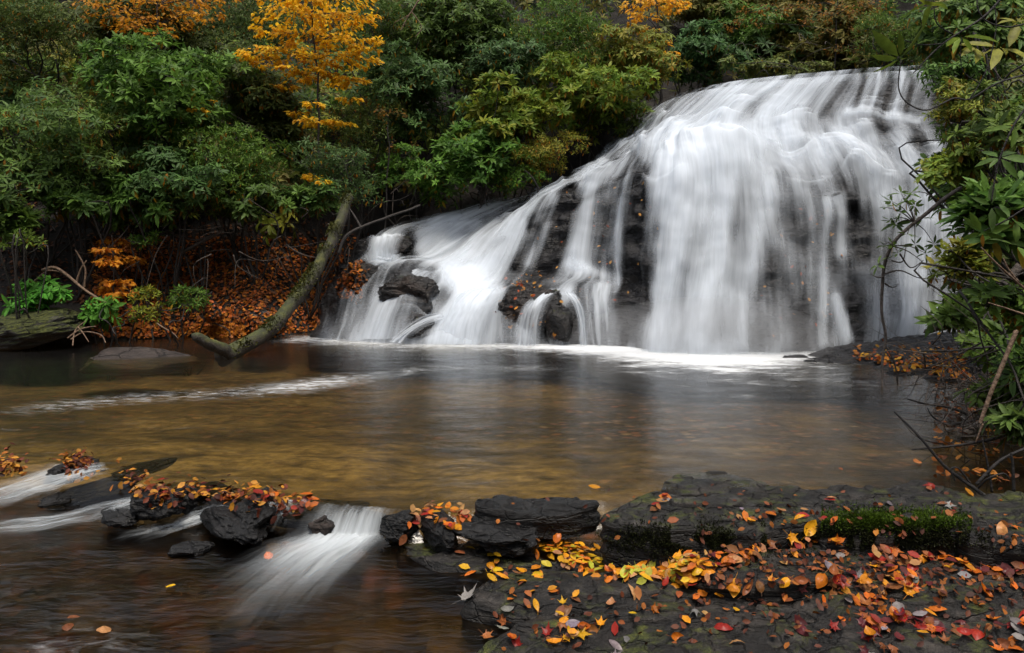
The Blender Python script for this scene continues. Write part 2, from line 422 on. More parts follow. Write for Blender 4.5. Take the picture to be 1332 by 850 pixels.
def tier(lines, dn, uw, seed, n=70, m=110):
    """A small curtain of its own, standing proud of the rock."""
    B = loft(np.array([[P(*p) for p in l] for l in lines]), n, m)
    s_, t_ = np.meshgrid(np.linspace(0, 1, n), np.linspace(0, 1, m), indexing='ij')
    q_ = np.stack([s_.reshape(-1) * 5, t_.reshape(-1) * 1.5, 0 * s_.reshape(-1) + seed], 1)
    B = B + normals(B) * (.035 * fbm(q_, 3).reshape(n, m))[..., None]
    D = loft(np.array(dn, float)[..., None], n, m)[..., 0]
    f_ = smooth(0, .42, s_) * smooth(1, .58, s_) * smooth(0, .2, t_)
    return part('tier_curtain', B.reshape(-1, 3), [grid_faces(n, m)], M_FALL, wf, uv=np.stack([s_ * uw + seed * .31, t_ * .35 + seed * .17], -1).reshape(-1, 2),
                fl={'dens': (D * .8 - .06 + .14 * fbm(q_ * [3, .6, 1], 2).reshape(n, m)).reshape(-1), 'streak': np.full(n * m, .85), 'fade': f_.reshape(-1)})
tier([[(530, 303, 14.85), (527, 309, 14.6), (522, 325, 14.45), (518, 350, 14.4)], [(503, 304, 14.85), (500, 310, 14.6), (497, 327, 14.45), (494, 350, 14.4)], [(478, 306, 14.9), (476, 312, 14.65), (474, 330, 14.5), (470, 350, 14.4)]], [[.8, .8, .6, .6], [.9, .9, .75, .8], [.8, .8, .6, .7]], .05, 1)
tier([[(592, 352, 13.9), (584, 364, 13.3), (572, 392, 12.6), (556, 443, 12.2)], [(558, 350, 13.95), (543, 359, 13.3), (526, 390, 12.5), (510, 441, 12.2)], [(540, 349, 14.0), (520, 361, 13.4), (498, 390, 12.8), (480, 442, 12.4)], [(524, 349, 14.1), (502, 360, 13.65), (470, 393, 13.05), (450, 443, 12.5)]], [[.4, .4, .3, .3], [.55, .55, .3, .4], [.95, .95, .9, .95], [.8, .85, .85, .9]], .12, 2)
tier([[(580, 404, 12.55), (552, 410, 12.25), (526, 423, 12.1), (502, 444, 12.05)], [(582, 410, 12.5), (556, 416, 12.2), (533, 430, 12.05), (514, 446, 12.0)], [(586, 416, 12.45), (562, 422, 12.15), (541, 434, 12.0), (526, 447, 12.0)]], [[.8, .8, .75, .7]] * 3, .05, 3)
tier([[(668, 371, 13.0), (655, 390, 12.35), (646, 414, 12.08), (642, 448, 11.95)], [(632, 373, 13.1), (616, 390, 12.45), (606, 414, 12.18), (600, 448, 12.05)], [(598, 375, 13.2), (578, 394, 12.6), (564, 417, 12.32), (552, 447, 12.15)]], [[.9, .8, .6, .7], [1.15, 1.1, 1.0, 1.05], [1.0, .9, .8, .9]], .11, 4)
tier([[(742, 371, 12.7), (722, 386, 12.1), (712, 408, 11.88), (708, 450, 11.75)], [(722, 375, 12.75), (700, 390, 12.15), (690, 411, 11.92), (684, 450, 11.78)], [(704, 380, 12.8), (682, 396, 12.2), (671, 417, 11.98), (662, 449, 11.8)]], [[.7, .8, .5, .4], [.95, .95, .75, .7], [.6, .7, .55, .55]], .07, 5)
tier([[(732, 380, 12.2), (741, 392, 11.85), (749, 412, 11.7), (752, 450, 11.65)], [(738, 378, 12.2), (748, 390, 11.85), (756, 411, 11.7), (759, 450, 11.65)], [(744, 377, 12.2), (755, 389, 11.85), (763, 410, 11.7), (766, 450, 11.65)]], [[.8, .8, .75, .7]] * 3, .025, 6)
tier([[(812, 362, 12.95), (806, 382, 12.4), (806, 412, 12.05), (810, 451, 11.8)], [(785, 362, 13.0), (780, 382, 12.4), (781, 412, 12.05), (784, 451, 11.75)], [(752, 366, 13.0), (750, 384, 12.45), (752, 412, 12.05), (756, 451, 11.75)]], [[.4, .45, .4, .35], [.6, .6, .5, .45], [.55, .6, .5, .45]], .08, 7)
sheet('spray_veil', 0, 8.4, .13, -.22, wf, 1)
sheet('spray_veil', 8.2, 14, .11, -.3, wf, 1)

# ------------------------------------------------------------------ terrain
SH = np.array([(-60, 9.5), (-16, 11.0), (-9.0, 11.6), (-7.3, 12.0), (-5.9, 12.9), (-3.2, 13.2), (0, 12.6), (3.2, 11.6), (7.6, 12.4), (7.3, 10.6),
               (5.6, 9.0), (4.15, 6.2), (3.35, 4.7), (3.9, 3.0), (5.0, 0), (5.5, -4), (3, -7), (-60, -7)], float)  # shore closes behind the camera: unseen bank added there to block sky light

def sdist(X, Y):
    p = np.stack([X, Y], -1)
    d = np.full(X.shape, 1e9); inside = np.zeros(X.shape, bool)
    n = len(SH)
    for i in range(n):
        a, b = SH[i], SH[(i + 1) % n]
        e = b - a
        t = np.clip(((p - a) @ e) / (e @ e), 0, 1)
        d = np.minimum(d, np.linalg.norm(p - (a + t[..., None] * e), axis=-1))
        c = ((a[1] > Y) != (b[1] > Y))
        with np.errstate(divide='ignore', invalid='ignore'):
            inside ^= c & (X < (b[0] - a[0]) * (Y - a[1]) / (b[1] - a[1]) + a[0])
    return np.where(inside, -d, d)

DX = np.array([-9, -5, -3.57, -3.3, -2.4, -1.71, -1.21, -.64, -.3, .16, .6, 1.09, 1.66, 2.83, 6])
DY = np.array([5.7, 5.3, 5.09, 5.15, 4.65, 4.45, 4.32, 4.2, 4.25, 4.4, 4.45, 4.6, 4.65, 4.55, 4.4])
def dam(X): return np.interp(X, DX, DY)

cs = low[::9, ::6].reshape(-1, 3)
def terrain_h(X, Y):
    X = np.asarray(X, float); Y = np.asarray(Y, float)
    sh = X.shape
    q = np.stack([X.reshape(-1), Y.reshape(-1), 0 * X.reshape(-1)], 1)
    n1 = fbm(q * .35, 4).reshape(sh); n2 = fbm(q * 1.7 + 9, 4).reshape(sh); n3 = noise3(q * .9 + 40).reshape(sh)
    d = sdist(X, Y) + .3 * n3 * smooth(6, 9, Y)
    dm = Y - dam(X)                                        # > 0 upstream of the sill
    bed = np.where(dm > 0, -.25 - .20 * smooth(0, 3.5, dm) - .15 * smooth(3, 7, dm), -.25 - .16 * smooth(0, .35, -dm))
    bed = bed + .05 * n1 + .025 * n2
    bed = bed - .3 * smooth(0, .8, -d) * 0
    right = smooth(1.5, 4, X) * smooth(12.5, 10, Y)
    rise = (.10 + 1.05 * np.minimum(d, 1.7) + .66 * np.clip(d - 1.7, 0, 12) + .85 * np.clip(d - 13.7, 0, 32) + .1 * np.clip(d - 45, 0, 60))
    rise = rise + (.34 * n1 + .12 * n2) * smooth(0, 1, d)
    h = np.where(d > 0, rise * smooth(0, .3, d) + bed * (1 - smooth(0, .3, d)), bed)
    # keep the soil under and beside the rock face
    f = h.reshape(-1); xf = X.reshape(-1); yf = Y.reshape(-1)
    near = np.where((xf > -5) & (xf < 10) & (yf > 11) & (yf < 23))[0]
    for i0 in range(0, len(near), 2000):
        ii = near[i0:i0 + 2000]
        dd = (xf[ii, None] - cs[None, :, 0]) ** 2 + (yf[ii, None] - cs[None, :, 1]) ** 2
        j = dd.argmin(1)
        r = np.sqrt(dd[np.arange(len(ii)), j])
        f[ii] = np.minimum(f[ii], cs[j, 2] - .4 + 1.15 * np.maximum(0, r - .25))
    return f.reshape(sh)

xs = np.concatenate([np.linspace(-70, -12, 40), np.arange(-11.8, 9.0, .11), np.linspace(9.2, 60, 36)])
ys = np.concatenate([np.linspace(-40, 1, 16), np.arange(1.2, 6.2, .06), np.arange(6.2, 21, .12), np.linspace(21.2, 80, 40)])
XX, YY = np.meshgrid(xs, ys, indexing='ij')
HH = terrain_h(XX, YY)
sd = sdist(XX, YY)

k = NT('stream_bed_and_soil')
g = k.n('ShaderNodeNewGeometry'); pos = g.outputs['Position']
flat = k.scale(pos, (1, 1.0, 1))
sand = k.ramp(k.noise(flat, 9, 6, .65), [(.3, (.085, .062, .028)), (.55, (.19, .143, .062)), (.75, (.29, .225, .11))])
dap = k.noise(k.scale(pos, (1.7, 2.9, 2)), 1.5, 5, .58)
sand = k.mixc(k.ramp(dap, [(.44, (0, 0, 0)), (.66, (.9, .9, .9))]), sand, c4(.022, .016, .009))
sand = k.mixc(k.ramp(k.noise(k.scale(pos, (.34, .62, 1)), 1.0, 4, .55), [(.40, (.22, .2, .17)), (.60, (1.25, 1.2, 1.1))]), c4(0, 0, 0), sand, 'MULTIPLY') if False else k.mixc(1.0, sand, k.ramp(k.noise(k.scale(pos, (.34, .62, 1)), 1.0, 4, .55), [(.38, (.35, .33, .3)), (.56, (1.25, 1.22, 1.12))]), 'MULTIPLY')
peb = k.n('ShaderNodeTexVoronoi', None, Vector=k.scale(pos, (8, 10, 6)), Scale=1.0, Randomness=1.0)
pc = k.ramp(k.n('ShaderNodeSeparateColor', None, Color=peb.outputs['Color']).outputs[0],
            [(.0, (.02, .014, .008)), (.45, (.05, .028, .012)), (.7, (.1, .055, .025)), (.9, (.2, .07, .03)), (1, (.22, .17, .1))])
pc = k.mixc(k.ramp(peb.outputs['Distance'], [(.25, (0, 0, 0)), (.6, (1, 1, 1))]), pc, c4(.012, .009, .006))
sand = k.mixc(k.attr('pebble'), sand, pc)
soil = k.ramp(k.noise(pos, 7, 6, .7), [(.35, (.005, .004, .003)), (.62, (.014, .010, .007)), (.85, (.04, .02, .01))])
c = k.mixc(k.attr('bank'), sand, soil)
bs = k.n('ShaderNodeBsdfPrincipled', None, Base_Color=c, Roughness=.9, Normal=k.bump(k.noise(pos, 16, 6, .7), .8, .05))
M_GROUND = k.out(bs.outputs[0])
dmv = YY - dam(XX)
n1 = fbm(np.stack([XX.reshape(-1) * .7, YY.reshape(-1) * .7, 0 * XX.reshape(-1)], 1), 3).reshape(XX.shape)
pebble = smooth(.15, -.2, dmv) * (1 - .85 * smooth(-1.1, -.2, XX + .35 * n1) * smooth(2.2, 2.8, YY)) 
pebble = np.clip(pebble + smooth(.5, .15, np.abs(dmv)) + .5 * smooth(6.5, 9, YY + 2 * n1) + .4 * smooth(.5, 1.5, XX + n1), 0, 1)
ter = tag(mk('ground', np.stack([XX, YY, HH], -1).reshape(-1, 3), [grid_faces(len(xs), len(ys))[:, ::-1]], M_GROUND,
             fl={'bank': smooth(-.15, .15, sd).reshape(-1), 'pebble': pebble.reshape(-1)}), kind='structure')

# ------------------------------------------------------------------ water surface
wx = np.concatenate([np.linspace(-60, -12, 16), np.arange(-11.8, 8.2, .07)])
wy = np.concatenate([np.linspace(-12, 1.3, 8), np.arange(1.5, 6.5, .05), np.arange(6.5, 14, .075)])
WX, WY = np.meshgrid(wx, wy, indexing='ij')
dmw = WY - dam(WX)
q = np.stack([WX.reshape(-1), WY.reshape(-1), 0 * WX.reshape(-1)], 1)
WZ = -.17 * smooth(.03, -.09, dmw) + .004 * fbm(q * [2.2, 5, 1], 3).reshape(WX.shape)
lowr = smooth(-.1, -.5, dmw)
WZ = WZ + lowr * .018 * fbm(q * [2.5, 3.5, 1] + 5, 3).reshape(WX.shape)
# foam: a band below the falls, drifting streaks on the pool
fb = np.array([G(395, 441), G(432, 444), G(490, 447), G(565, 449), G(650, 450), G(740, 452), G(805, 455), G(850, 460), G(920, 465), G(1010, 465), G(1060, 462)])[:, :2]
dd = np.full(WX.shape, 1e9); pp = np.stack([WX, WY], -1)
for a, b in zip(fb[:-1], fb[1:]):
    e = b - a
    t = np.clip(((pp - a) @ e) / (e @ e), 0, 1)
    dd = np.minimum(dd, np.linalg.norm(pp - (a + t[..., None] * e), axis=-1))
dd = dd * (1 + .5 * fbm(q * [1.6, 3.2, 1] + 3, 4).reshape(WX.shape))
widb = .46 + .40 * np.exp(-((WX - 2.6) / 1.5) ** 2)
ampb = .38 + .70 * np.exp(-((WX - 2.3) / 1.7) ** 2)
foam = ampb * np.exp(-(dd / widb) ** 2) + .36 * ampb * np.exp(-(dd / (widb * 2.6)) ** 2)
def fst(pts, w, a):
    pts = np.array([G(*p)[:2] for p in pts])
    d = np.full(WX.shape, 1e9)
    for p_, q_ in zip(pts[:-1], pts[1:]):
        e = q_ - p_
        t = np.clip(((pp - p_) @ e) / (e @ e), 0, 1)
        d = np.minimum(d, np.linalg.norm(pp - (p_ + t[..., None] * e), axis=-1))
    return a * np.exp(-(d / w) ** 2)
foam = foam + fst([(60, 530), (180, 518), (300, 512), (430, 498)], .42, .26) + fst([(380, 505), (450, 492), (520, 486)], .4, .24) + fst([(0, 560), (140, 545), (300, 560)], .25, .1)
foam = foam + lowr * .02 + fst([(0, 725), (120, 735), (260, 740)], .3, .07) + fst([(60, 790), (130, 800), (200, 830)], .18, .17)
foam = foam + fst([(560, 478), (700, 480)], .35, .2) + fst([(1085, 488), (1110, 500)], .3, .18)
k = NT('stream_water')
g = k.n('ShaderNodeNewGeometry'); pos = g.outputs['Position']
rip = k.math('ADD', k.noise(k.scale(pos, (2.2, 7, 1)), 1.0, 5, .6), k.math('MULTIPLY', k.noise(k.scale(pos, (8, 26, 1)), 1.0, 4, .6), .35))
bp = k.bump(rip, .45, .032)
fr = k.n('ShaderNodeFresnel', None, IOR=1.33).outputs[0]
fr = k.math('MULTIPLY', k.math('POWER', fr, 1.05), 1.05)
tr = k.n('ShaderNodeBsdfTransparent', None, Color=c4(.86, .77, .57))
gl = k.n('ShaderNodeBsdfGlossy', None, Color=c4(1, 1, 1), Roughness=.16, Normal=bp)
rf = k.n('ShaderNodeBsdfRefraction', None, Color=c4(.74, .52, .33), Roughness=.3, IOR=1.12, Normal=bp)
sw = k.math('MULTIPLY', k.attr('swift'), k.ramp(k.noise(k.scale(pos, (2.6, 6, 1)), 1.0, 5, .65), [(.3, (.35, .35, .35)), (.65, (.85, .85, .85))]))
tr = k.n('ShaderNodeMixShader', None, Fac=sw, i1=tr.outputs[0], i2=rf.outputs[0])
w = k.n('ShaderNodeMixShader', None, Fac=fr, i1=tr.outputs[0], i2=gl.outputs[0])
fn = k.noise(k.scale(pos, (5, 13, 1)), 1.0, 7, .72, .8)
fn = k.math('MULTIPLY', k.math('SUBTRACT', fn, .5), 1.9)
ff = k.attr('foam')
fa = k.n('ShaderNodeMapRange', {'interpolation_type': 'SMOOTHSTEP'}, Value=k.math('ADD', ff, k.math('MULTIPLY', fn, k.ramp(ff, [(0, (0, 0, 0)), (.25, (1, 1, 1)), (.7, (.9, .9, .9)), (1, (.35, .35, .35))]))), i1=.08, i2=1.3, i3=0.0, i4=.96).outputs[0]
df = k.n('ShaderNodeBsdfDiffuse', None, Color=c4(.85, .88, .9))
M_WATER = k.out(k.n('ShaderNodeMixShader', None, Fac=fa, i1=w.outputs[0], i2=df.outputs[0]).outputs[0])
wat = tag(mk('water', np.stack([WX, WY, WZ], -1).reshape(-1, 3), [grid_faces(len(wx), len(wy))[:, ::-1]], M_WATER, fl={'foam': foam.reshape(-1), 'swift': smooth(0, -.3, dmw).reshape(-1)}), kind='structure')

# ------------------------------------------------------------------ small cascades over the sill
def cascade(lines, dens_, name, label, group, n=120, m=140, mat=None):
    A = np.array([[G(*p) for p in l] for l in lines])
    B = loft(A, n, m)
    s, t = np.meshgrid(np.linspace(0, 1, n), np.linspace(0, 1, m), indexing='ij')
    D = loft(np.array(dens_, float)[..., None], n, m)[..., 0]
    q = np.stack([s.reshape(-1) * 9, t.reshape(-1) * 4, 0 * s.reshape(-1) + len(name)], 1)
    B = B + np.array([0, 0, 1]) * (.02 * fbm(q, 3).reshape(n, m) + .012)[..., None]
    dmb = B[..., 1] - dam(B[..., 0])
    B[..., 2] = np.maximum(B[..., 2], -.17 * smooth(.03, -.09, dmb) + .014 + .016 * np.abs(fbm(q * [2, 1, 1], 3).reshape(n, m)))
    fade_ = smooth(0, .35, s) * smooth(1, .65, s) * smooth(1, .35, t) * smooth(0, .08, t) * .85
    o = mk(name, B.reshape(-1, 3), [grid_faces(n, m)], mat or M_CASC, uv=np.stack([s, t], -1).reshape(-1, 2),
           fl={'dens': D.reshape(-1), 'streak': np.full(n * m, .75), 'fade': fade_.reshape(-1)})
    return tag(o, label, 'cascade', group)

cascade([[(535, 664, .012), (530, 684, -.09), (515, 700, -.14), (480, 735, -.15), (440, 785, -.15), (405, 850, -.15)],
         [(500, 662, .012), (496, 684, -.09), (478, 702, -.13), (432, 733, -.14), (385, 780, -.15), (340, 850, -.15)],
         [(470, 660, .012), (464, 681, -.08), (444, 700, -.13), (398, 728, -.14), (345, 770, -.15), (285, 835, -.15)],
         [(444, 658, .012), (436, 678, -.08), (412, 697, -.13), (365, 722, -.14), (308, 757, -.15), (240, 800, -.15)],
         [(422, 656, .012), (408, 674, -.08), (380, 692, -.13), (330, 712, -.14), (268, 738, -.15), (195, 765, -.15)]],
        [[-.1, .1, .55, .55, .45, .4], [.1, .35, 1.05, 1.0, .7, .45], [.15, .4, 1.15, 1.05, .75, .5], [.1, .35, .9, .8, .5, .35], [.2, .3, .5, .4, .3, .2]],
        'cascade', 'white fan of fast water pouring through the gap in the stone sill', 'small cascades over the stone sill')
cascade([[(135, 598, .015), (88, 604, .0), (40, 616, -.05), (-20, 632, -.09), (-90, 640, -.12)],
         [(140, 608, .015), (100, 617, -.0), (45, 632, -.06), (-15, 650, -.11), (-90, 660, -.13)],
         [(150, 618, .012), (112, 628, -.02), (55, 647, -.09), (-5, 665, -.13), (-90, 680, -.14)]],
        [[.2, .5, .55, .6, .6], [.4, .75, .8, .85, .85], [.2, .45, .5, .55, .55]],
        'cascade', 'blue-white water sliding off the far left end of the stone sill', 'small cascades over the stone sill')
cascade([[(235, 632, .012), (190, 642, -.02), (140, 655, -.07), (85, 668, -.12), (20, 676, -.14), (-70, 690, -.15)],
         [(215, 645, .012), (175, 655, -.03), (120, 668, -.09), (60, 680, -.13), (0, 688, -.15), (-70, 705, -.15)],
         [(225, 655, .0), (185, 666, -.06), (130, 680, -.12), (70, 692, -.14), (0, 702, -.15), (-70, 720, -.15)]],
        [[.3, .45, .4, .5, .55, .55], [.4, .65, .5, .75, .9, .8], [.2, .4, .35, .45, .5, .4]],
        'cascade', 'low pale slide of water below the leaf capped stones', 'small cascades over the stone sill')
cascade([[(330, 662, -.02), (305, 670, -.08), (270, 682, -.14), (215, 700, -.15), (160, 722, -.15)],
         [(300, 660, -.02), (275, 668, -.08), (240, 680, -.14), (190, 693, -.15), (140, 708, -.15)],
         [(275, 658, -.02), (250, 666, -.08), (215, 676, -.14), (170, 685, -.15), (120, 695, -.15)]],
        [[.4, .75, .75, .5, .2], [.5, .95, 1.05, .65, .25], [.3, .55, .65, .45, .2]],
        'cascade', 'short white streak of water spilling between two black sill stones', 'small cascades over the stone sill')
cascade([[(420, 668, -.04), (405, 680, -.12), (385, 690, -.14), (350, 705, -.15)],
         [(385, 670, -.04), (365, 681, -.12), (340, 690, -.14), (300, 702, -.15)],
         [(340, 670, -.04), (318, 680, -.12), (290, 688, -.14), (250, 698, -.15)]],
        [[.3, .5, .4, .1], [.4, .6, .45, .1], [.3, .5, .4, .1]],
        'cascade', 'thin pale water at the foot of the widest black sill stone', 'small cascades over the stone sill')

# ------------------------------------------------------------------ rocks
def ico(sub):
    import bmesh
    bm = bmesh.new(); bmesh.ops.create_icosphere(bm, subdivisions=sub, radius=1)
    V = np.array([v.co for v in bm.verts]); T = np.array([[v.index for v in f.verts] for f in bm.faces])
    bm.free(); return V, T
ICO = {s: ico(s) for s in (3, 4, 5, 6)}
ROCKS = []                                                     # (object) for dropping leaves on

def boulder(name, label, cat, c, r, mat, seed, sub=5, rough=.22, cuts=9, tilt=0, group=None, rz=0, flat=.75):
    V, T = ICO[sub]
    rg = np.random.default_rng(seed)
    X = V.copy()
    for i in range(cuts):
        n = norm(rg.normal(size=3)); d = rg.uniform(.52, .85)
        ex = X @ n - d
        X = X - np.where(ex > 0, ex * .88, 0)[:, None] * n
    nr = norm(X)
    X = X + nr * (rough * .6 * fbm(V * 1.6 + seed, 3) + rough * .28 * fbm(X * [4, 4, 8] + seed, 4))[:, None]
    X = X * np.array(r)
    ct, st_ = math.cos(tilt), math.sin(tilt)
    X = X @ np.array([[ct, 0, st_], [0, 1, 0], [-st_, 0, ct]]).T
    cz, sz = math.cos(rz), math.sin(rz)
    X = X @ np.array([[cz, -sz, 0], [sz, cz, 0], [0, 0, 1]]).T
    o = mk(name, X, [T], mat)
    o.location = tuple(c)
    tag(o, label, cat, group)
    ROCKS.append((o, X + np.array(c), T))
    return o

def slab(name, label, outline, ztop, thick, mat, seed, amp=.03, cat='rock', group=None, dome=.02, tilt=(0, 0)):
    """A rock slab from its outline on the plan (x, y); ztop its top, sides go down by thick."""
    O = np.array(outline, float)
    T = np.linspace(0, len(O), 221)[:-1]
    Cc = np.concatenate([O[-1:], O, O[:2]])
    ed = crom(Cc, T + 1)
    # raggedness along the rim
    qq = np.stack([ed[:, 0] * 5, ed[:, 1] * 5, np.full(len(ed), seed)], 1)
    cen = ed.mean(0)
    size = np.linalg.norm(ed - cen, axis=1).mean()
    ed = ed + norm(ed - cen) * (.09 * size * fbm(qq * .6, 4))[:, None]
    rings = []
    for r in np.linspace(.02, .93, 44): rings.append((r, 0.0))
    for r, z in [(.955, -.01), (.975, -.04), (.99, -.10), (1.0, -.2), (1.0, -.3), (.995, -.4), (1.0, -.5), (1.005, -.6), (1.0, -.7), (.99, -.8), (.985, -.9), (.96, -1.0)]:
        rings.append((r, z))
    n = len(ed); V = []
    for r, z in rings:
        xy = cen + (ed - cen) * r
        zz_ = np.full(n, ztop) + z * thick + (dome * (1 - r * r) if z == 0 else 0)
        zz_ = zz_ + (xy[:, 0] - cen[0]) * tilt[0] + (xy[:, 1] - cen[1]) * tilt[1]
        V.append(np.column_stack([xy, zz_]))
    V = np.concatenate(V)
    R = np.repeat([r for r, z in rings], n); Z = np.repeat([z for r, z in rings], n)
    side = smooth(0, -.12, Z)
    out = np.column_stack([norm(V[:, :2] - cen), np.zeros(len(V))])
    lay = fbm(np.column_stack([V[:, 0] * 3, V[:, 1] * 3, V[:, 2] * 26]) + seed, 4)
    top = fbm(np.column_stack([V[:, 0] * 2.2, V[:, 1] * 4.5, 0 * V[:, 0]]) + seed, 5)
    # thin broken layers on the top: terraces
    ter_ = top * 2.2
    ter_ = np.floor(ter_) + smooth(.35, .65, ter_ - np.floor(ter_))
    V = V + out * (lay * amp * 1.1 * side)[:, None] + np.array([0, 0, 1]) * ((ter_ / 2.2 * amp * 1.9 + top * amp * .5) * (1 - side * .6))[:, None]
    m = len(rings)
    i = (np.arange(m - 1)[:, None] * n + np.arange(n)[None]).reshape(-1)
    j = (np.arange(m - 1)[:, None] * n + (np.arange(n)[None] + 1) % n).reshape(-1)
    Q = np.stack([i, i + n, j + n, j], 1)
    V = np.concatenate([V, [[cen[0], cen[1], ztop + dome]]])
    k_ = np.arange(n)
    Tt = np.stack([k_, (k_ + 1) % n, np.full(n, len(V) - 1)], 1)
    V[-1, 2] = V[:n, 2].mean()
    c = np.array([cen[0], cen[1], ztop - thick])
    o = mk(name, V - c, [Q, Tt], mat)
    o.location = tuple(c)
    tag(o, label, cat, group)
    ROCKS.append((o, V, np.concatenate([Q[:, [0, 1, 2]], Q[:, [0, 2, 3]], Tt])))
    return o

def outl(pts, z): return [G(u, v, z)[:2] for u, v in pts]

# foreground ledge, far slabs to near slabs
GL = 'slabs of the foreground ledge'
slab('rock_slab', 'long dark far slab of the ledge along the pool edge, with thin moss', outl([(790, 676), (812, 650), (880, 640), (960, 638), (1080, 636), (1200, 636), (1310, 642), (1440, 660), (1440, 700), (1250, 690), (1080, 690), (960, 690), (840, 690)], .045), .045, .3, M_LEDGE, 1, .028, group=GL, tilt=(.0, .012))
slab('rock_slab', 'small mossy slab rising out of the pool beyond the ledge', outl([(862, 632), (890, 616), (960, 618), (1005, 630), (985, 642), (900, 644)], -.01), -.005, .2, M_LEDGE, 2, .014, dome=.008, group=GL)
slab('rock_slab', 'thick dark slab with a furry black mossy front face, left of the green moss', outl([(783, 672), (830, 656), (940, 652), (1050, 656), (1085, 668), (1060, 684), (960, 692), (890, 692), (830, 684)], .10), .10, .26, M_LEDGE, 3, .022, group=GL, tilt=(.01, .04))
mossb = slab('rock_slab', 'thick slab capped by bright green moss', outl([(1062, 676), (1090, 660), (1180, 658), (1250, 664), (1275, 674), (1250, 686), (1160, 688), (1085, 686)], .135), .135, .28, M_LEDGE, 4, .02, group=GL)
slab('rock_slab', 'blocky dark slab at the right frame edge behind the red leaves', outl([(1236, 682), (1262, 664), (1400, 660), (1480, 680), (1450, 706), (1300, 702)], .125), .125, .28, M_LEDGE, 5, .022, group=GL)
slab('rock_slab', 'tapering grey slab with leaves along its back, in the middle of the ledge', outl([(884, 735), (905, 715), (980, 702), (1080, 702), (1150, 714), (1172, 732), (1130, 750), (1050, 757), (960, 752), (900, 744)], .0), .0, .16, M_LEDGE2, 6, .02, group=GL, tilt=(.01, .03))
slab('rock_slab', 'big low slab at the bottom of the frame with scattered leaves', outl([(560, 880), (630, 815), (720, 785), (860, 768), (1000, 766), (1180, 750), (1420, 720), (1500, 850), (1420, 960), (800, 980)], -.085), -.095, .25, M_LEDGE2, 7, .03, group=GL, tilt=(.032, 0))
slab('rock_slab', 'narrow striped slab sloping into the stream under the yellow leaf drift', outl([(600, 775), (660, 746), (760, 738), (880, 748), (930, 766), (880, 785), (760, 795), (660, 795)], -.095), -.09, .2, M_LEDGE2, 8, .022, group=GL)
slab('rock_slab', 'half drowned slab running below the black block towards the stream', outl([(520, 705), (600, 700), (700, 715), (770, 735), (740, 752), (640, 748), (560, 735)], -.15), -.155, .2, M_LEDGE2, 9, .02, group=GL)
slab('rock_slab', 'flat low slab in the leaf filled seam below the mossy slabs', outl([(1020, 735), (1060, 705), (1200, 700), (1360, 716), (1480, 730), (1450, 790), (1250, 790), (1080, 765)], -.045), -.045, .2, M_LEDGE2, 11, .02, group=GL)
slab('rock_slab', 'dark slab under the red maple leaves at the bottom right corner', outl([(1130, 805), (1200, 778), (1320, 762), (1460, 770), (1480, 840), (1330, 860), (1180, 850)], -.04), -.04, .2, M_LEDGE2, 10, .028, group=GL, tilt=(.02, 0))

# black block and stones of the sill
slab('black_rock', 'large black block of wet rock beside the yellow leaf drift', outl([(620, 661), (636, 650), (690, 643), (735, 643), (770, 650), (776, 658), (735, 665), (650, 667)], .07), .07, .15, M_BLKR, 21, .018, group=None, dome=.005)
GS = 'stones of the low sill across the stream'
for lab, u, v, z, r, s in [
    ('flat wet black stone in front of the black block, catching leaves', 640, 694, -.03, (.2, .13, .075), 31),
    ('leaning black stone in the middle of the sill, right of the leaf mat', 668, 703, -.06, (.15, .1, .08), 32),
    ('wide shiny black stone of the sill with red leaves along its top', 338, 660, -.04, (.24, .11, .085), 33),
    ('jagged dark stone of the sill under curled red leaves', 203, 654, -.02, (.15, .12, .10), 34),
    ('small black stone standing upright between two leaf clumps of the sill', 248, 648, -.02, (.10, .09, .10), 35),
    ('pale rounded stone showing in the small cascade gap', 424, 682, -.10, (.09, .08, .075), 36),
    ('dark stone splitting the small cascade next to the leaf mat', 480, 678, -.09, (.13, .09, .075), 37),
    ('dark stone at the right end of the small cascade', 524, 682, -.06, (.1, .1, .09), 38),
    ('small dark stone with a leaf clump at the left end of the sill', 92, 612, -.02, (.16, .12, .09), 39),
    ('low stone under water left of the jagged stone', 165, 668, -.1, (.17, .12, .06), 40),
    ('lone black stone breaking the lower stream below the sill', 246, 718, -.17, (.11, .09, .055), 41),
    ('long low drowned stone lip under the leaf clumps in the middle of the sill', 290, 660, -.10, (.5, .16, .09), 43),
    ('low drowned stone lip under the right part of the sill', 410, 668, -.12, (.34, .14, .08), 44),
    ('low drowned stone lip at the left part of the sill', 120, 640, -.17, (.26, .14, .08), 45),
    ('low black stone at the foot of the leaf mat left of the black block', 572, 690, -.07, (.19, .09, .10), 46),
    ('low dark stone behind the sill at the pool edge', 190, 607, -.06, (.2, .1, .05), 42),
    ]:
    m = M_SANDR if 'pale' in lab else M_BLKR
    r = tuple(np.array(r) * (1.3, 1.15, .88))
    boulder('sill_stone', lab, 'stone', G(u, v, z), r, m, s, 5, .25, 8, 0, GS, rz=s)

k = NT('spray_mist')
vol = k.n('ShaderNodeVolumePrincipled', None, Color=c4(.95, .97, 1.0), Density=.42, Anisotropy=.2)
k.n('ShaderNodeOutputMaterial', None, Volume=vol.outputs[0]); M_MIST = k.m
V, T = ICO[4]
mo = mk('mist', V * np.array([2.0, .6, .75]), [T], M_MIST); mo.location = tuple(P(915, 452, 10.75)); tag(mo, 'thin white spray hanging over the foot of the main curtain', 'mist', kind='stuff')
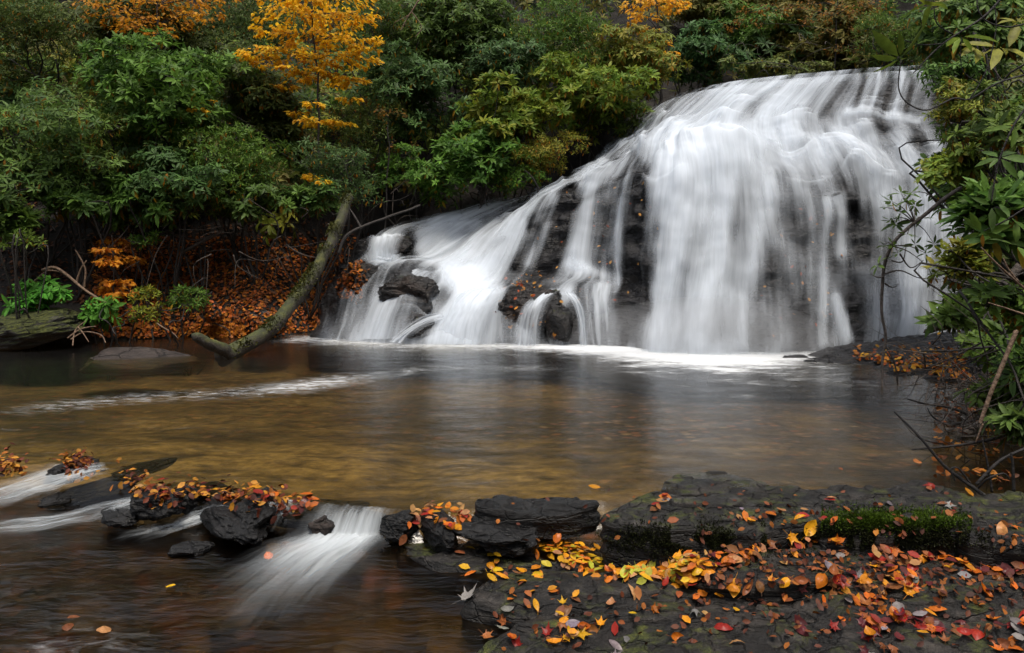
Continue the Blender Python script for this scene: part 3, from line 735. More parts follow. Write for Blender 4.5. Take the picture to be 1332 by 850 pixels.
# boulders of the falls
boulder('boulder', 'mossy flat-sided boulder at the left edge of the pool', 'boulder', P(8, 437, 11.3) + [0, .5, -.02], (1.16, .8, .36), M_MOSSR, 51, 6, .14, 10, tilt=-.17)
boulder('boulder', 'pale brown low rock just breaking the pool surface beside the mossy boulder', 'rock', G(160, 468, -.02) + [0, .2, -.05], (1.0, .42, .2), M_SANDR, 52, 5, .12, 6, tilt=.0)
boulder('boulder', 'dark leaf-topped boulder splitting the cascade at its foot', 'boulder', P(686, 406, 12.2) + [0, .36, 0], (.64, .55, .42), M_BOULD, 61, 6, .2, 9, tilt=-.35)
boulder('boulder', 'small pointed dark boulder beside the leaf-topped one', 'boulder', P(727, 424, 11.8) + [0, .26, 0], (.23, .28, .44), M_BOULD, 62, 5, .2, 8)
boulder('boulder', 'brown rounded boulder in the left cascade with thin water over it', 'boulder', P(536, 388, 12.6) + [0, .40, -.03], (.64, .55, .43), M_BOULD, 63, 6, .2, 8)
boulder('boulder', 'low wet boulder at the waterline of the left cascade', 'boulder', P(536, 430, 12.2) + [0, .25, -.02], (.42, .35, .26), M_BOULD, 64, 5, .2, 8)
boulder('boulder', 'dark stepped boulder at the far left edge of the cascade', 'boulder', P(462, 370, 13.3) + [0, .36, 0], (.5, .5, .4), M_BOULD, 65, 5, .2, 9)
boulder('boulder', 'squared dark boulder under the small upper step of the cascade', 'boulder', P(511, 331, 14.75) + [0, .35, 0], (.60, .42, .36), M_BOULD, 66, 5, .18, 9)
boulder('boulder', 'dark boulder on the leaf covered bank behind the fallen log', 'boulder', P(322, 410, 13.3) + [0, .3, -.1], (.36, .3, .3), M_BOULD, 67, 5, .2, 8)
boulder('boulder', 'small grey stone on the bank between green leaves', 'stone', P(278, 406, 12.9), (.17, .2, .2), M_BOULD, 68, 5, .2, 8)
boulder('boulder', 'brown boulder half under the fallen log', 'boulder', P(345, 418, 12.9), (.4, .35, .28), M_BOULD, 69, 5, .2, 8)
slab('rock_slab', 'dark sloping rock shelf at the right foot of the waterfall', [(3.75, 10.3), (4.6, 10.9), (6.0, 11.3), (7.6, 11.2), (7.8, 9.6), (6.2, 9.4), (5.2, 9.7)], .16, .5, M_CLIFF, 71, .028, tilt=(.095, .03))
slab('rock_slab', 'leaf strewn low rock at the right bank of the pool', [(4.45, 9.6), (5.4, 9.85), (6.6, 9.4), (6.6, 8.4), (5.6, 8.2), (5.0, 8.7)], .05, .35, M_CLIFF, 72, .04, tilt=(.09, 0))

# ------------------------------------------------------------------ leaves as geometry
LT = np.array([(0, 0), (.3, -.85), (.3, 0), (.3, .85), (.68, -.8), (.68, 0), (.68, .8), (1, 0)])
LTRI = np.array([(0, 1, 2), (0, 2, 3), (4, 7, 5), (5, 7, 6)]); LQ = np.array([(1, 4, 5, 2), (2, 5, 6, 3)])

def leaves(pos, d, up, L, W, col, droop=.15, fold=.18):
    """Many leaf blades: a midrib with two folded halves."""
    n = len(pos)
    x = norm(d); z = up - (up * x).sum(1, keepdims=True) * x; z = norm(z); y = np.cross(z, x)
    t = LT[:, 0][None, :, None]; s = LT[:, 1][None, :, None]
    L = np.broadcast_to(L, n)[:, None, None]; W = np.broadcast_to(W, n)[:, None, None]
    dr = np.broadcast_to(droop, n)[:, None, None]; fo = np.broadcast_to(fold, n)[:, None, None]
    V = pos[:, None] + x[:, None] * t * L + y[:, None] * s * W * .5 + z[:, None] * (np.abs(s) * fo * W - dr * t * t * L)
    o = (np.arange(n) * 8)[:, None, None]
    return V.reshape(-1, 3), [(LQ[None] + o).reshape(-1, 4), (LTRI[None] + o).reshape(-1, 3)], np.repeat(col, 8, axis=0)

def join(parts):
    V, Q, T, Cc, n = [], [], [], [], 0
    for v, (q, t), c in parts:
        V.append(v); Q.append(q + n); T.append(t + n); Cc.append(c); n += len(v)
    return np.concatenate(V), [np.concatenate(Q), np.concatenate(T)], np.concatenate(Cc)

def rgba(c): return np.concatenate([c, np.ones((len(c), 1))], 1)

PAL = {  # leaf colours of the rhododendrons
    'mid': [(.105, .180, .030), (.130, .215, .036), (.075, .140, .028)],
    'dark': [(.075, .130, .030), (.095, .155, .036), (.058, .100, .028)],
    'blue': [(.070, .140, .046), (.090, .170, .052), (.064, .118, .040)],
    'yell': [(.19, .235, .030), (.15, .22, .034), (.24, .245, .036)],
    'bright': [(.085, .28, .036), (.10, .30, .04), (.08, .22, .03)],
    'olive': [(.18, .175, .054), (.21, .19, .058), (.14, .16, .054)],
}

def whorls(pos, axis, L, pal, n0=7, n1=10, yellow=.03, spread=.35, rg=rng):
    """Rosettes of long leaves round branch tips."""
    k = rg.integers(n0, n1 + 1, len(pos))
    idx = np.repeat(np.arange(len(pos)), k)
    first = np.concatenate([[0], np.cumsum(k)[:-1]])
    j = np.arange(len(idx)) - first[idx]
    ax = norm(axis)[idx]
    ref = np.where(np.abs(ax[:, :1]) < .8, np.array([[1., 0, 0]]), np.array([[0, 1., 0]]))
    a = norm(np.cross(ax, ref)); b = np.cross(ax, a)
    ph = j / k[idx] * 2 * np.pi + rg.uniform(0, 6.3, len(pos))[idx] + rg.normal(0, .25, len(idx))
    e = np.cos(ph)[:, None] * a + np.sin(ph)[:, None] * b
    el = rg.normal(spread, .28, len(idx))
    d = norm(e + ax * el[:, None] + rg.normal(0, .1, (len(idx), 3)))
    Pc = np.array(PAL[pal])
    base_ = Pc[rg.integers(0, len(Pc), len(pos))] * rg.uniform(.7, 1.35, (len(pos), 1))
    cl = base_[idx] * rg.uniform(.8, 1.25, (len(idx), 1))
    ye = rg.random(len(idx)) < yellow
    cl[ye] = np.array([.42, .24, .03]) * rg.uniform(.6, 1.2, (ye.sum(), 1)) * rg.uniform([.9, .75, .8], [1.1, 1.15, 1.1], (ye.sum(), 3))
    d[ye] = norm(e[ye] * .5 + np.array([0, 0, -1.0]))
    LL = L * rg.uniform(.6, 1.25, len(idx)) * rg.uniform(.75, 1.2, len(pos))[idx]
    up = norm(ax + rg.normal(0, .15, (len(idx), 3)))
    return leaves(pos[idx] + d * (.012), d, up, LL, LL * rg.uniform(.27, .36, len(idx)), rgba(cl), rg.uniform(.02, .3, len(idx)), .16)

def ground_z(x, y):
    return float(terrain_h(np.array([[x]]), np.array([[y]]))[0, 0])

def shrub(label, u, v, Y, rw, rh, pal='mid', nw=None, L=.17, group=None, yellow=.03, depth=.8, lobes=None, basex=0, name='rhododendron_shrub', stem_mat=None, seed=None, cat='shrub', dens=1.0):
    rg = np.random.default_rng(seed if seed is not None else int(u * 7 + v * 13 + Y * 101) % 99991 + 20000)
    c = P(u, v, Y)
    a, b = rw / F * Y, rh / F * Y
    dp = depth * min(a, b * 1.6)
    if lobes is None: lobes = int(np.clip(12 + 12 * a * b, 12, 60))
    # lobes in the ellipsoid, more of them near its surface
    dl = norm(rg.normal(size=(lobes, 3)))
    rr = rg.uniform(.2, 1.0, (lobes, 1))
    fine = L >= .165 and rg.random() < .34 and 'rosette' not in label
    lp = c + dl * rr * np.array([a, dp, b])
    lr = rg.uniform(.26, .46, lobes) * np.sqrt(a * b)
    if nw is None: nw = dens * 620 * a * b / (L / .17) ** 1.6
    if fine: nw = nw * 2.3
    per = np.maximum(6, (nw * lr ** 2 / (lr ** 2).sum())).astype(int)
    idx = np.repeat(np.arange(lobes), per)
    d = norm(rg.normal(size=(len(idx), 3)) + [0, -.35, .45])
    pos = lp[idx] + d * (lr[idx] * rg.uniform(.55, 1.08, len(idx)))[:, None] * np.array([1.15, 1.15, .62])
    ax = norm(d * .75 + [0, -.15, .75] + rg.normal(0, .22, (len(idx), 3)))
    if fine:
        V, pl, cl = whorls(pos, norm(ax + rg.normal(0, .6, ax.shape)), L * .5, pal, 3, 6, yellow=yellow * 2, spread=.5, rg=rg)
    else:
        V, pl, cl = whorls(pos, ax, L * rg.uniform(.72, 1.12), pal, *((6, 9) if rg.random() < .5 else (8, 12)), yellow=yellow * rg.uniform(.4, 2), spread=rg.uniform(-.15, .6), rg=rg)
    cl[:, :3] *= rg.uniform([.85, .9, .8], [1.2, 1.1, 1.2])
    bx, by = c[0] + basex, c[1] + .35 * dp
    bz = ground_z(bx, by)
    root = empty(name, (bx, by, bz), label, cat, group)
    part('foliage', V, pl, M_RHODO, root, smooth_=True, col=cl)
    tb = Tubes()
    B0 = np.array([bx, by, bz - .1])
    hub = np.array([c[0] * .6 + bx * .4, c[1] + .3 * dp, max(bz + .1, c[2] - .75 * b)])
    r0 = .016 + .010 * math.sqrt(a * b)
    for i in range(min(lobes, 5)):
        off = rg.normal(0, .22, 3)
        h2 = hub + off * [2, 2, 1]
        mid_ = (h2 + lp[i]) / 2 + rg.normal(0, .22, 3) * math.sqrt(a * b)
        tb.add([B0, h2, mid_, lp[i]], r0 * rg.uniform(.6, 1), r0 * .3, 5, 5, .10, i)
    for i in range(5, lobes):
        j = int(np.argmin(np.linalg.norm(lp[:i] - lp[i], axis=1)))
        tb.add([lp[j], (lp[j] + lp[i]) / 2 + rg.normal(0, .05, 3), lp[i]], r0 * .4, r0 * .22, 4, 3)
    sel = rg.permutation(len(idx))[:min(len(idx), 130)]
    for w_ in sel:
        q0 = lp[idx[w_]]; q1 = pos[w_]
        tb.add([q0, (q0 + q1) / 2 + rg.normal(0, .03, 3) - [0, 0, .03], q1], r0 * .28, .004, 3, 2)
    V, pl = tb.get()
    part('stems', V, pl, stem_mat or M_BARK, root)
    return root

GR = 'rhododendron shrubs on the wooded bank'
for s in [
    # left bank
    ('tall dark rhododendron in the top left corner of the bank', 40, 45, 16.5, 95, 75, 'dark'),
    ('green drooping rhododendron at the left frame edge above the boulder', 45, 205, 12.6, 105, 85, 'mid'),
    ('low green rhododendron limb hanging over the left pool bank', 20, 285, 11.9, 45, 32, 'mid'),
    ('large rounded rhododendron left of the yellow maple', 215, 125, 14.6, 110, 72, 'mid'),
    ('rhododendron with hanging yellow leaves between the large rounded one and the left edge', 120, 180, 13.4, 80, 62, 'mid'),
    ('dark green rhododendron above the leaf bank left of the log top', 300, 225, 13.6, 95, 58, 'mid'),
    ('blue-green rhododendron below the large rounded one, over the dark hollow', 215, 235, 13.0, 75, 48, 'blue'),
    ('shaded rhododendron behind the trunk of the yellow maple', 345, 130, 16.2, 70, 75, 'dark'),
    ('dark high rhododendron behind the top left orange branches', 190, 40, 17.5, 110, 60, 'dark'),
    ('shaded rhododendron at the top behind the yellow maple crown', 330, 35, 18.2, 80, 60, 'dark'),
    ('blue-green rhododendron directly above the top of the fallen log', 445, 225, 14.6, 62, 50, 'blue'),
    ('dense dark rhododendron right of the yellow maple crown', 540, 120, 16.8, 72, 70, 'blue'),
    ('dark rhododendron at the top edge right of the yellow maple', 590, 35, 18.6, 95, 60, 'dark'),
    ('low shaded rhododendron above the small upper step of the cascade', 540, 238, 15.6, 75, 40, 'mid'),
    ('green rhododendron hanging over the dark hollow beside the cascade', 610, 200, 15.6, 70, 42, 'mid'),
    ('yellow-green rhododendron leaning toward the middle of the cascade', 660, 165, 16.2, 80, 55, 'yell'),
    ('yellow-green rhododendron nearest the left end of the waterfall lip', 760, 130, 17.0, 78, 52, 'yell'),
    ('yellow-green rhododendron below the orange branches over the lip', 820, 85, 18.3, 55, 55, 'yell'),
    ('green rhododendron with yellow leaves at the top middle of the bank', 735, 45, 18.8, 85, 55, 'mid'),
    ('blue-green rhododendron between the dark and the yellow-green ones', 655, 85, 18.0, 65, 50, 'blue'),
    ('drooping rhododendron over the dark hollow beside the left edge', 95, 268, 12.6, 58, 26, 'mid'),
    ('drooping rhododendron over the dark hollow above the small tuft', 165, 262, 12.9, 52, 28, 'mid'),
    ('drooping rhododendron skirt above the middle of the leaf bank', 255, 265, 13.3, 55, 26, 'mid'),
    ('drooping rhododendron skirt above the right part of the leaf bank', 330, 262, 13.6, 52, 28, 'dark'),
    ('drooping dark rhododendron touching the top of the fallen log', 398, 262, 14.0, 46, 28, 'mid'),
    ('green rhododendron overhanging the dark hollow above the sloping cascade', 705, 205, 15.9, 62, 36, 'yell'),
    ('dark low rhododendron under the yellow-green ones beside the cascade', 655, 225, 15.9, 60, 30, 'mid'),
    ('twiggy rhododendron at the brink left of the waterfall lip', 805, 150, 17.3, 48, 30, 'mid'),
    ('yellow-green rhododendron at the left corner of the lip', 845, 105, 18.7, 30, 34, 'yell'),
    ('shaded rhododendron between the golden maple and the dark dense one', 470, 165, 16.0, 55, 50, 'mid'),
    ('shaded rhododendron at the top just right of the golden maple', 500, 40, 18.0, 60, 55, 'dark'),
    # beyond the lip
    ('blue-green rhododendron just beyond the left end of the lip', 905, 75, 21.0, 55, 42, 'blue'),
    ('pale green rhododendron behind the middle of the lip', 985, 45, 22.5, 62, 42, 'mid'),
    ('olive thicket shrub behind the right half of the lip', 1075, 55, 21.5, 70, 48, 'olive'),
    ('dull green shrub at the top edge beyond the lip', 930, 15, 24.0, 75, 40, 'olive'),
    ('olive shrub with orange leaves at the top edge right of centre', 1050, 5, 24.5, 90, 42, 'olive'),
    ('low brown-green scrub along the rock of the lip', 1005, 88, 20.0, 70, 16, 'olive'),
    ('pale shrub behind the right end of the lip', 1160, 60, 19.0, 60, 45, 'mid'),
    ]:
    shrub(s[0], *s[1:7], group=GR, yellow=.05 if s[6] == 'yell' else .022)
# right bank, nearer
GR2 = 'rhododendron shrubs on the right bank'
for s in [
    ('pale green rhododendron in the top right corner', 1255, 45, 10.5, 85, 52, 'mid', .16),
    ('small leaved green shrub in front of the right end of the lip', 1235, 135, 9.0, 48, 38, 'yell', .11),
    ('green shrub crowding the upper right corner of the waterfall lip', 1240, 100, 9.4, 42, 34, 'mid', .12),
    ('dense fine leaved shrub against the right side of the upper fall', 1262, 170, 9.2, 46, 40, 'mid', .11),
    ('green rhododendron at the right frame edge above the middle', 1305, 165, 7.6, 60, 55, 'mid', .13),
    ('yellow-green shrub covering the right edge of the waterfall', 1255, 215, 8.2, 50, 42, 'yell', .11),
    ('large leaved rhododendron at the right frame edge halfway down', 1305, 290, 5.2, 55, 55, 'mid', .16),
    ('bright yellow-green rhododendron beside the leaning sapling', 1258, 345, 6.8, 42, 38, 'yell', .15),
    ('dark green rhododendron above the bare twigs on the right bank', 1262, 408, 7.2, 55, 32, 'mid', .15),
    ('dark rhododendron at the right frame edge above the dead branches', 1320, 400, 5.2, 42, 45, 'mid', .15),
    ('shaded rhododendron rising behind the right bank shrubs', 1300, 240, 10.0, 75, 90, 'dark', .16),
    ('shaded rhododendron low behind the right bank shrubs', 1300, 370, 9.0, 75, 65, 'dark', .16),
    ('dark low shrub among the bare twigs at the waterline of the right bank', 1305, 512, 5.7, 44, 26, 'dark', .11),
    ('dark low shrub at the right frame edge behind the dead branches', 1335, 560, 5.0, 34, 30, 'dark', .11),
    ('dark narrow leaved rhododendron low over the bare twigs', 1282, 452, 6.3, 48, 22, 'mid', .15),
    ('green rhododendron low at the right frame edge behind the pale stick', 1335, 475, 5.6, 36, 34, 'mid', .15),
    ]:
    shrub(s[0], *s[1:7], L=s[7], group=GR2, yellow=.05, dens=1.15, basex=1.1)
# low shrubs at the left waterline
GR3 = 'low rhododendrons at the left waterline'
for s in [
    ('low bright green rhododendron behind the mossy boulder', 50, 385, 11.9, 58, 26, 'bright', .19),
    ('low bright green rhododendron right of the mossy boulder', 140, 408, 12.0, 36, 20, 'bright', .18),
    ('small rhododendron with narrow leaves under the orange sapling', 190, 400, 12.3, 32, 22, 'yell', .17),
    ('small grey-green rhododendron nearest the log', 240, 388, 12.5, 36, 24, 'mid', .17),
    ('small rhododendron tuft at the edge of the dark hollow', 195, 315, 12.9, 24, 16, 'mid', .17),
    ('green drooping rhododendron sprig over the dark bank at the left edge', 30, 312, 11.5, 38, 14, 'mid', .17),
    ]:
    shrub(s[0], *s[1:7], L=s[7], group=GR3, yellow=.02, lobes=8, dens=.8)

# ------------------------------------------------------------------ far wooded slope, one mass
rg = np.random.default_rng(404)
n = 4600
hx = rg.uniform(-30, 34, n); hy = 14.5 + 36 * rg.random(n) ** 2.0
hd = sdist(hx, hy); hz = terrain_h(hx, hy)
cd = np.array([np.min((cs[:, 0] - x_) ** 2 + (cs[:, 1] - y_) ** 2) for x_, y_ in zip(hx, hy)])
ok = (hd > 2.0) & (cd > 1.0) & ~((hx > 3) & (hx < 9.5) & (hy > 14) & (hy < 21.5))
hx, hy, hz = hx[ok], hy[ok], hz[ok]; n = len(hx)
hr = .55 + .03 * (hy - 14)
hz = hz + rg.random(n) * np.where(hy > 23, 3.5, .9)
per = 15
idx = np.repeat(np.arange(n), per)
d = norm(rg.normal(size=(len(idx), 3)) + [0, -.4, .4])
pos = np.stack([hx, hy, hz], 1)[idx] + d * (hr[idx] * rg.uniform(.4, 1.1, len(idx)))[:, None]
hp = rg.choice(['dark', 'mid', 'blue', 'olive', 'olive', 'yell'], n)
parts = []
for pn in PAL:
    m_ = hp[idx] == pn
    if m_.sum(): parts.append(whorls(pos[m_], norm(d[m_] + [0, -.2, .5]), .24, pn, 6, 8, .05, .3, rg))
V, pl, cl = join(parts)
tag(mk('hillside_forest', V, pl, M_RHODO, col=cl), 'dense mixed green forest covering the slope behind the shrubs', 'forest', kind='stuff')

# ------------------------------------------------------------------ autumn trees: tiers of flat leaf sprays
def spray_tree(name, label, trunk, sprays, cols, L=.1, r0=.05, group=None, dens=1.0, cat='tree', seed=1):
    rg = np.random.default_rng(seed)
    tr_ = np.array([P(*p) for p in trunk])
    tr_[0, 2] = min(tr_[0, 2], ground_z(tr_[0, 0], tr_[0, 1]) - .05) if len(trunk) > 1 else tr_[0, 2]
    root = empty(name, tuple(tr_[0]), label, cat, group)
    tb = Tubes(); Ct = tb.add(tr_, r0, r0 * .3, 8, 6, .05, seed)
    V, pl = tb.get(); part('trunk', V, pl, M_BARK, root)
    tbs = []; parts = []
    for (u, v, rw, rh) in sprays:
        Yb = trunk[len(trunk) // 2][2]
        c = P(u, v, Yb + rg.normal(0, .35)); a = rw / F * Yb; h = rh / F * Yb
        i = np.argmin(np.abs(Ct[:, 2] - (c[2] - .25 * a))); st0 = Ct[i]
        nb = max(3, int(a * 7))
        n = int(dens * 330 * a * max(a, .5))
        ang = rg.uniform(0, 6.283, n); rad = np.sqrt(rg.random(n))
        # leaves gather on twigs of the spray
        kk = rg.integers(0, nb, n); ang = kk / nb * 6.283 + rg.normal(0, .22, n)
        pos = c + np.stack([np.cos(ang) * rad * a, np.sin(ang) * rad * a * .8, rg.normal(0, h * .33, n) - .25 * a * rad ** 2 * .5], 1)
        d = norm(np.stack([np.cos(ang) + rg.normal(0, .7, n), np.sin(ang) + rg.normal(0, .7, n), rg.normal(-.45, .4, n)], 1))
        up = norm(np.stack([rg.normal(0, .45, n), rg.normal(-.25, .45, n), np.ones(n)], 1))
        cc = np.array(cols)[rg.integers(0, len(cols), n)] * rg.uniform(.65, 1.25, (n, 1))
        LL = L * rg.uniform(.7, 1.25, n)
        parts.append(leaves(pos, d, up, LL, LL * .62, rgba(cc), .2, .1))
        tb = Tubes(); tbs.append(tb)
        tb.add([st0, (st0 + c) / 2 + [0, 0, .08], c], r0 * .3, r0 * .12, 5, 4, .03, seed)
        for q in range(nb):
            an = q / nb * 6.283
            e = c + np.array([math.cos(an) * a * .85, math.sin(an) * a * .7, -.08 * a])
            tb.add([c, (c + e) / 2 + rg.normal(0, .04, 3), e], r0 * .11, .003, 4, 3)
    V, pl, cl = join(parts)
    cr = part('crown', V, pl, M_THIN, root, col=cl)
    for tb in tbs:
        V, pl = tb.get(); part('branch', V, pl, M_BARK, root)
    return root

YEL = [(.88, .54, .025), (.92, .62, .035), (.84, .44, .02), (.9, .5, .025)]
ORG = [(.70, .27, .02), (.62, .2, .02), (.75, .34, .03)]
spray_tree('maple_tree', 'slender maple with bright golden yellow leaf tiers on the wooded bank', [(413, 285, 14.9), (414, 150, 14.9), (408, 20, 15.0), (404, -90, 15.0)],
    [(432, 100, 44, 4), (455, 103, 26, 3), (410, 97, 30, 4), (352, 66, 42, 7), (385, 62, 40, 6), (445, 74, 50, 5), (415, 82, 30, 4), (405, 45, 52, 6), (458, 50, 40, 5), (385, 18, 55, 7), (440, 22, 48, 7), (420, -12, 70, 9), (345, 82, 20, 4),
     (415, 156, 34, 3), (440, 160, 22, 3), (372, 112, 18, 4), (405, 134, 14, 3), (408, 228, 15, 4), (425, 192, 10, 3), (375, -5, 40, 8), (330, 72, 22, 4), (472, 62, 24, 5), (388, 88, 34, 4), (345, 38, 26, 5), (470, 20, 26, 6), (452, 128, 16, 3), (385, 146, 14, 3)], YEL, .105, .028, dens=1.45, seed=3)
spray_tree('maple_tree', 'orange-yellow maple with branches over the left end of the waterfall lip', [(862, 128, 19.5), (856, 40, 19.5), (850, -80, 19.5)],
    [(850, 3, 42, 7), (835, 22, 22, 6), (843, 38, 16, 5), (852, 55, 22, 5), (868, 70, 13, 4), (870, 2, 28, 6), (838, 78, 10, 4), (850, -22, 40, 8)], [(.85, .46, .03), (.82, .38, .03), (.88, .52, .06)], .12, .045, dens=1.1, seed=4)
spray_tree('maple_tree', 'amber maple branches at the top left edge', [(205, 140, 16.2), (206, 60, 16.2), (200, -70, 16.2)],
    [(160, 22, 45, 10), (200, 28, 45, 10), (238, 22, 40, 9), (180, 5, 55, 9), (225, 2, 50, 9), (205, 45, 20, 6), (265, 18, 25, 7), (250, -5, 40, 8), (290, -2, 20, 6), (135, 8, 40, 8), (185, 35, 40, 8), (215, 15, 45, 8)], [(.62, .28, .02), (.70, .34, .03), (.5, .2, .015)], .1, .05, dens=.8, seed=5)
spray_tree('maple_sapling', 'small golden sapling low in the dark hollow of the left bank', [(152, 420, 12.5), (148, 360, 12.6), (146, 305, 12.6)],
    [(146, 312, 16, 5), (138, 324, 14, 4), (155, 334, 20, 4), (172, 337, 14, 4), (140, 340, 13, 4), (154, 366, 18, 5), (160, 382, 20, 6), (145, 375, 14, 5), (126, 398, 12, 4)], ORG, .10, .018, dens=2.2, seed=6)
spray_tree('maple_sapling', 'sparse yellow sapling low under the golden maple', [(415, 300, 14.2), (412, 260, 14.2), (408, 225, 14.2)],
    [(407, 230, 12, 4), (420, 236, 10, 4), (268, 130, 14, 5), (255, 142, 12, 5)], YEL, .09, .015, dens=1.3, seed=7)
spray_tree('yellowing_bush', 'brownish yellow twiggy bush beside the blue-green rhododendron', [(500, 240, 15.4), (505, 190, 15.4), (505, 150, 15.4)],
    [(505, 145, 22, 9), (488, 172, 22, 8), (520, 190, 22, 8), (500, 212, 25, 9), (480, 130, 14, 6)], [(.16, .11, .025), (.2, .13, .03), (.1, .07, .02), (.24, .11, .02)], .08, .02, dens=1.2, seed=8, cat='bush')
spray_tree('yellowing_bush', 'rusty orange bush among the olive scrub beyond the lip', [(1085, 95, 20.5), (1088, 40, 20.5), (1090, -10, 20.5)],
    [(1080, 20, 40, 9), (1100, 40, 32, 9), (1060, 5, 40, 9), (1120, 8, 40, 8), (1095, 62, 25, 8), (965, 30, 25, 8), (990, 12, 35, 8)], [(.2, .1, .025), (.3, .15, .03), (.14, .09, .025), (.36, .16, .03)], .09, .03, dens=.7, seed=9, cat='bush')

# ------------------------------------------------------------------ fallen log
lp = np.array([P(286, 468, 10.45), P(318, 452, 10.75), P(352, 428, 11.15), P(392, 380, 11.75), P(420, 336, 12.25), P(440, 292, 12.7), P(455, 255, 13.1)])
root = empty('fallen_log', tuple(lp[0]), 'mossy fallen log leaning from the left bank down into the pool', 'log')
tb = Tubes(); tb.add(lp, .125, .078, 20, 14, .03, 3); V, pl = tb.get()
V = V + norm(V - V.mean(0)) * (.022 * fbm(V * 6, 4) + .016 * fbm(V * 22, 3))[:, None]
part('trunk', V, pl, M_LOG, root)
tb = Tubes(); tb.add([P(300, 462, 10.5), P(288, 455, 10.35), P(272, 446, 10.2), P(256, 437, 10.1)], .10, .065, 12, 8, .05, 9); V, pl = tb.get()
V = V + norm(V - V.mean(0)) * (.02 * fbm(V * 8, 4))[:, None]
part('branch_stub', V, pl, M_LOG, root)
# moss: short pale green tufts along the log's upper side
n = 2600; rg = np.random.default_rng(8)
Cl = crom(lp, rg.uniform(0, 6, n)); tt = norm(lp[-1] - lp[0])
an = rg.normal(.1, .75, n); sidev = norm(np.cross(tt, [0, 0, 1.])); upv = np.cross(sidev, tt)
nn = np.sin(an)[:, None] * sidev + np.cos(an)[:, None] * upv
msk = noise3(Cl * 3.1) + .25 * noise3(Cl * 9) > .12
Cl, nn = Cl[msk], nn[msk]; n = len(Cl)
V, pl, cl = leaves(Cl + nn * .115, norm(nn + rg.normal(0, .5, (n, 3))), norm(rg.normal(0, 1, (n, 3))), rg.uniform(.025, .055, n), .02, rgba(np.array([.06, .064, .012]) * rg.uniform(.5, 1.7, (n, 1))), .2)
part('moss', V, pl, M_LITTER, root, col=cl)

# weathered branches
def branch(name, label, paths, mat, cat='branch', group=None, wob=.02):
    a = P(*paths[0][0][0])
    root_ = None
    for i, (pts, r0, r1) in enumerate(paths):
        tb = Tubes(); tb.add([P(*p) for p in pts], r0, r1, 7, 6, wob, len(pts))
        V, pl = tb.get()
        if i == 0:
            o = mk(name, V - a, pl, mat); o.location = tuple(a); tag(o, label, cat, group)
        else:
            mk('side_twig', V - a, pl, mat, o)
    return o

branch('dead_branch', 'grey bare limb lying across the bank above the left cascade', [([(440, 330, 13.2), (452, 305, 13.4), (490, 288, 13.8), (545, 268, 14.4)], .032, .02), ([(470, 297, 13.6), (462, 282, 13.7), (455, 272, 13.8)], .025, .012)], M_BARK)
branch('dead_branch', 'curved grey branch arching over the low shrubs of the left bank', [([(55, 352, 12.2), (75, 350, 12.2), (110, 378, 12.1), (140, 394, 12.0)], .03, .016), ([(45, 365, 12.2), (62, 352, 12.2), (80, 354, 12.2)], .018, .01), ([(100, 370, 12.3), (104, 352, 12.3), (112, 340, 12.3)], .02, .01), ([(110, 375, 12.3), (110, 350, 12.3), (98, 325, 12.3)], .02, .01)], M_PALE)
branch('dead_branch', 'tangle of pale dry twigs at the waterline right of the mossy boulder', [([(88, 440, 11.3), (105, 428, 11.4), (125, 425, 11.5)], .012, .006), ([(92, 442, 11.3), (110, 432, 11.4), (132, 436, 11.3), (138, 447, 11.1)], .012, .006), ([(100, 425, 11.4), (115, 445, 11.2)], .01, .005), ([(95, 450, 11.2), (98, 430, 11.4), (112, 418, 11.6)], .01, .006), ([(205, 420, 12.0), (222, 432, 11.9), (230, 440, 11.8)], .012, .006)], M_PALE)
branch('dead_branch', 'twisted dark branches in the hollow behind the leaf bank', [([(235, 330, 13.4), (262, 315, 13.4), (285, 302, 13.5), (288, 285, 13.5)], .035, .02), ([(215, 300, 13.3), (250, 312, 13.4), (275, 308, 13.4)], .03, .015), ([(308, 285, 13.6), (330, 290, 13.5), (345, 270, 13.5)], .02, .01), ([(372, 318, 13.8), (395, 332, 13.5), (410, 335, 13.3)], .015, .008)], M_TWIG)
branch('hanging_branch', 'bare pale twigs hanging in front of the dark shrubs at the top', [([(545, 0, 16), (532, 20, 16), (522, 40, 16)], .02, .008), ([(535, 15, 16), (548, 35, 16), (540, 48, 16)], .012, .006), ([(532, 20, 16), (512, 30, 16)], .01, .005), ([(440, 8, 15.5), (425, 60, 15.5)], .01, .005)], M_PALE)

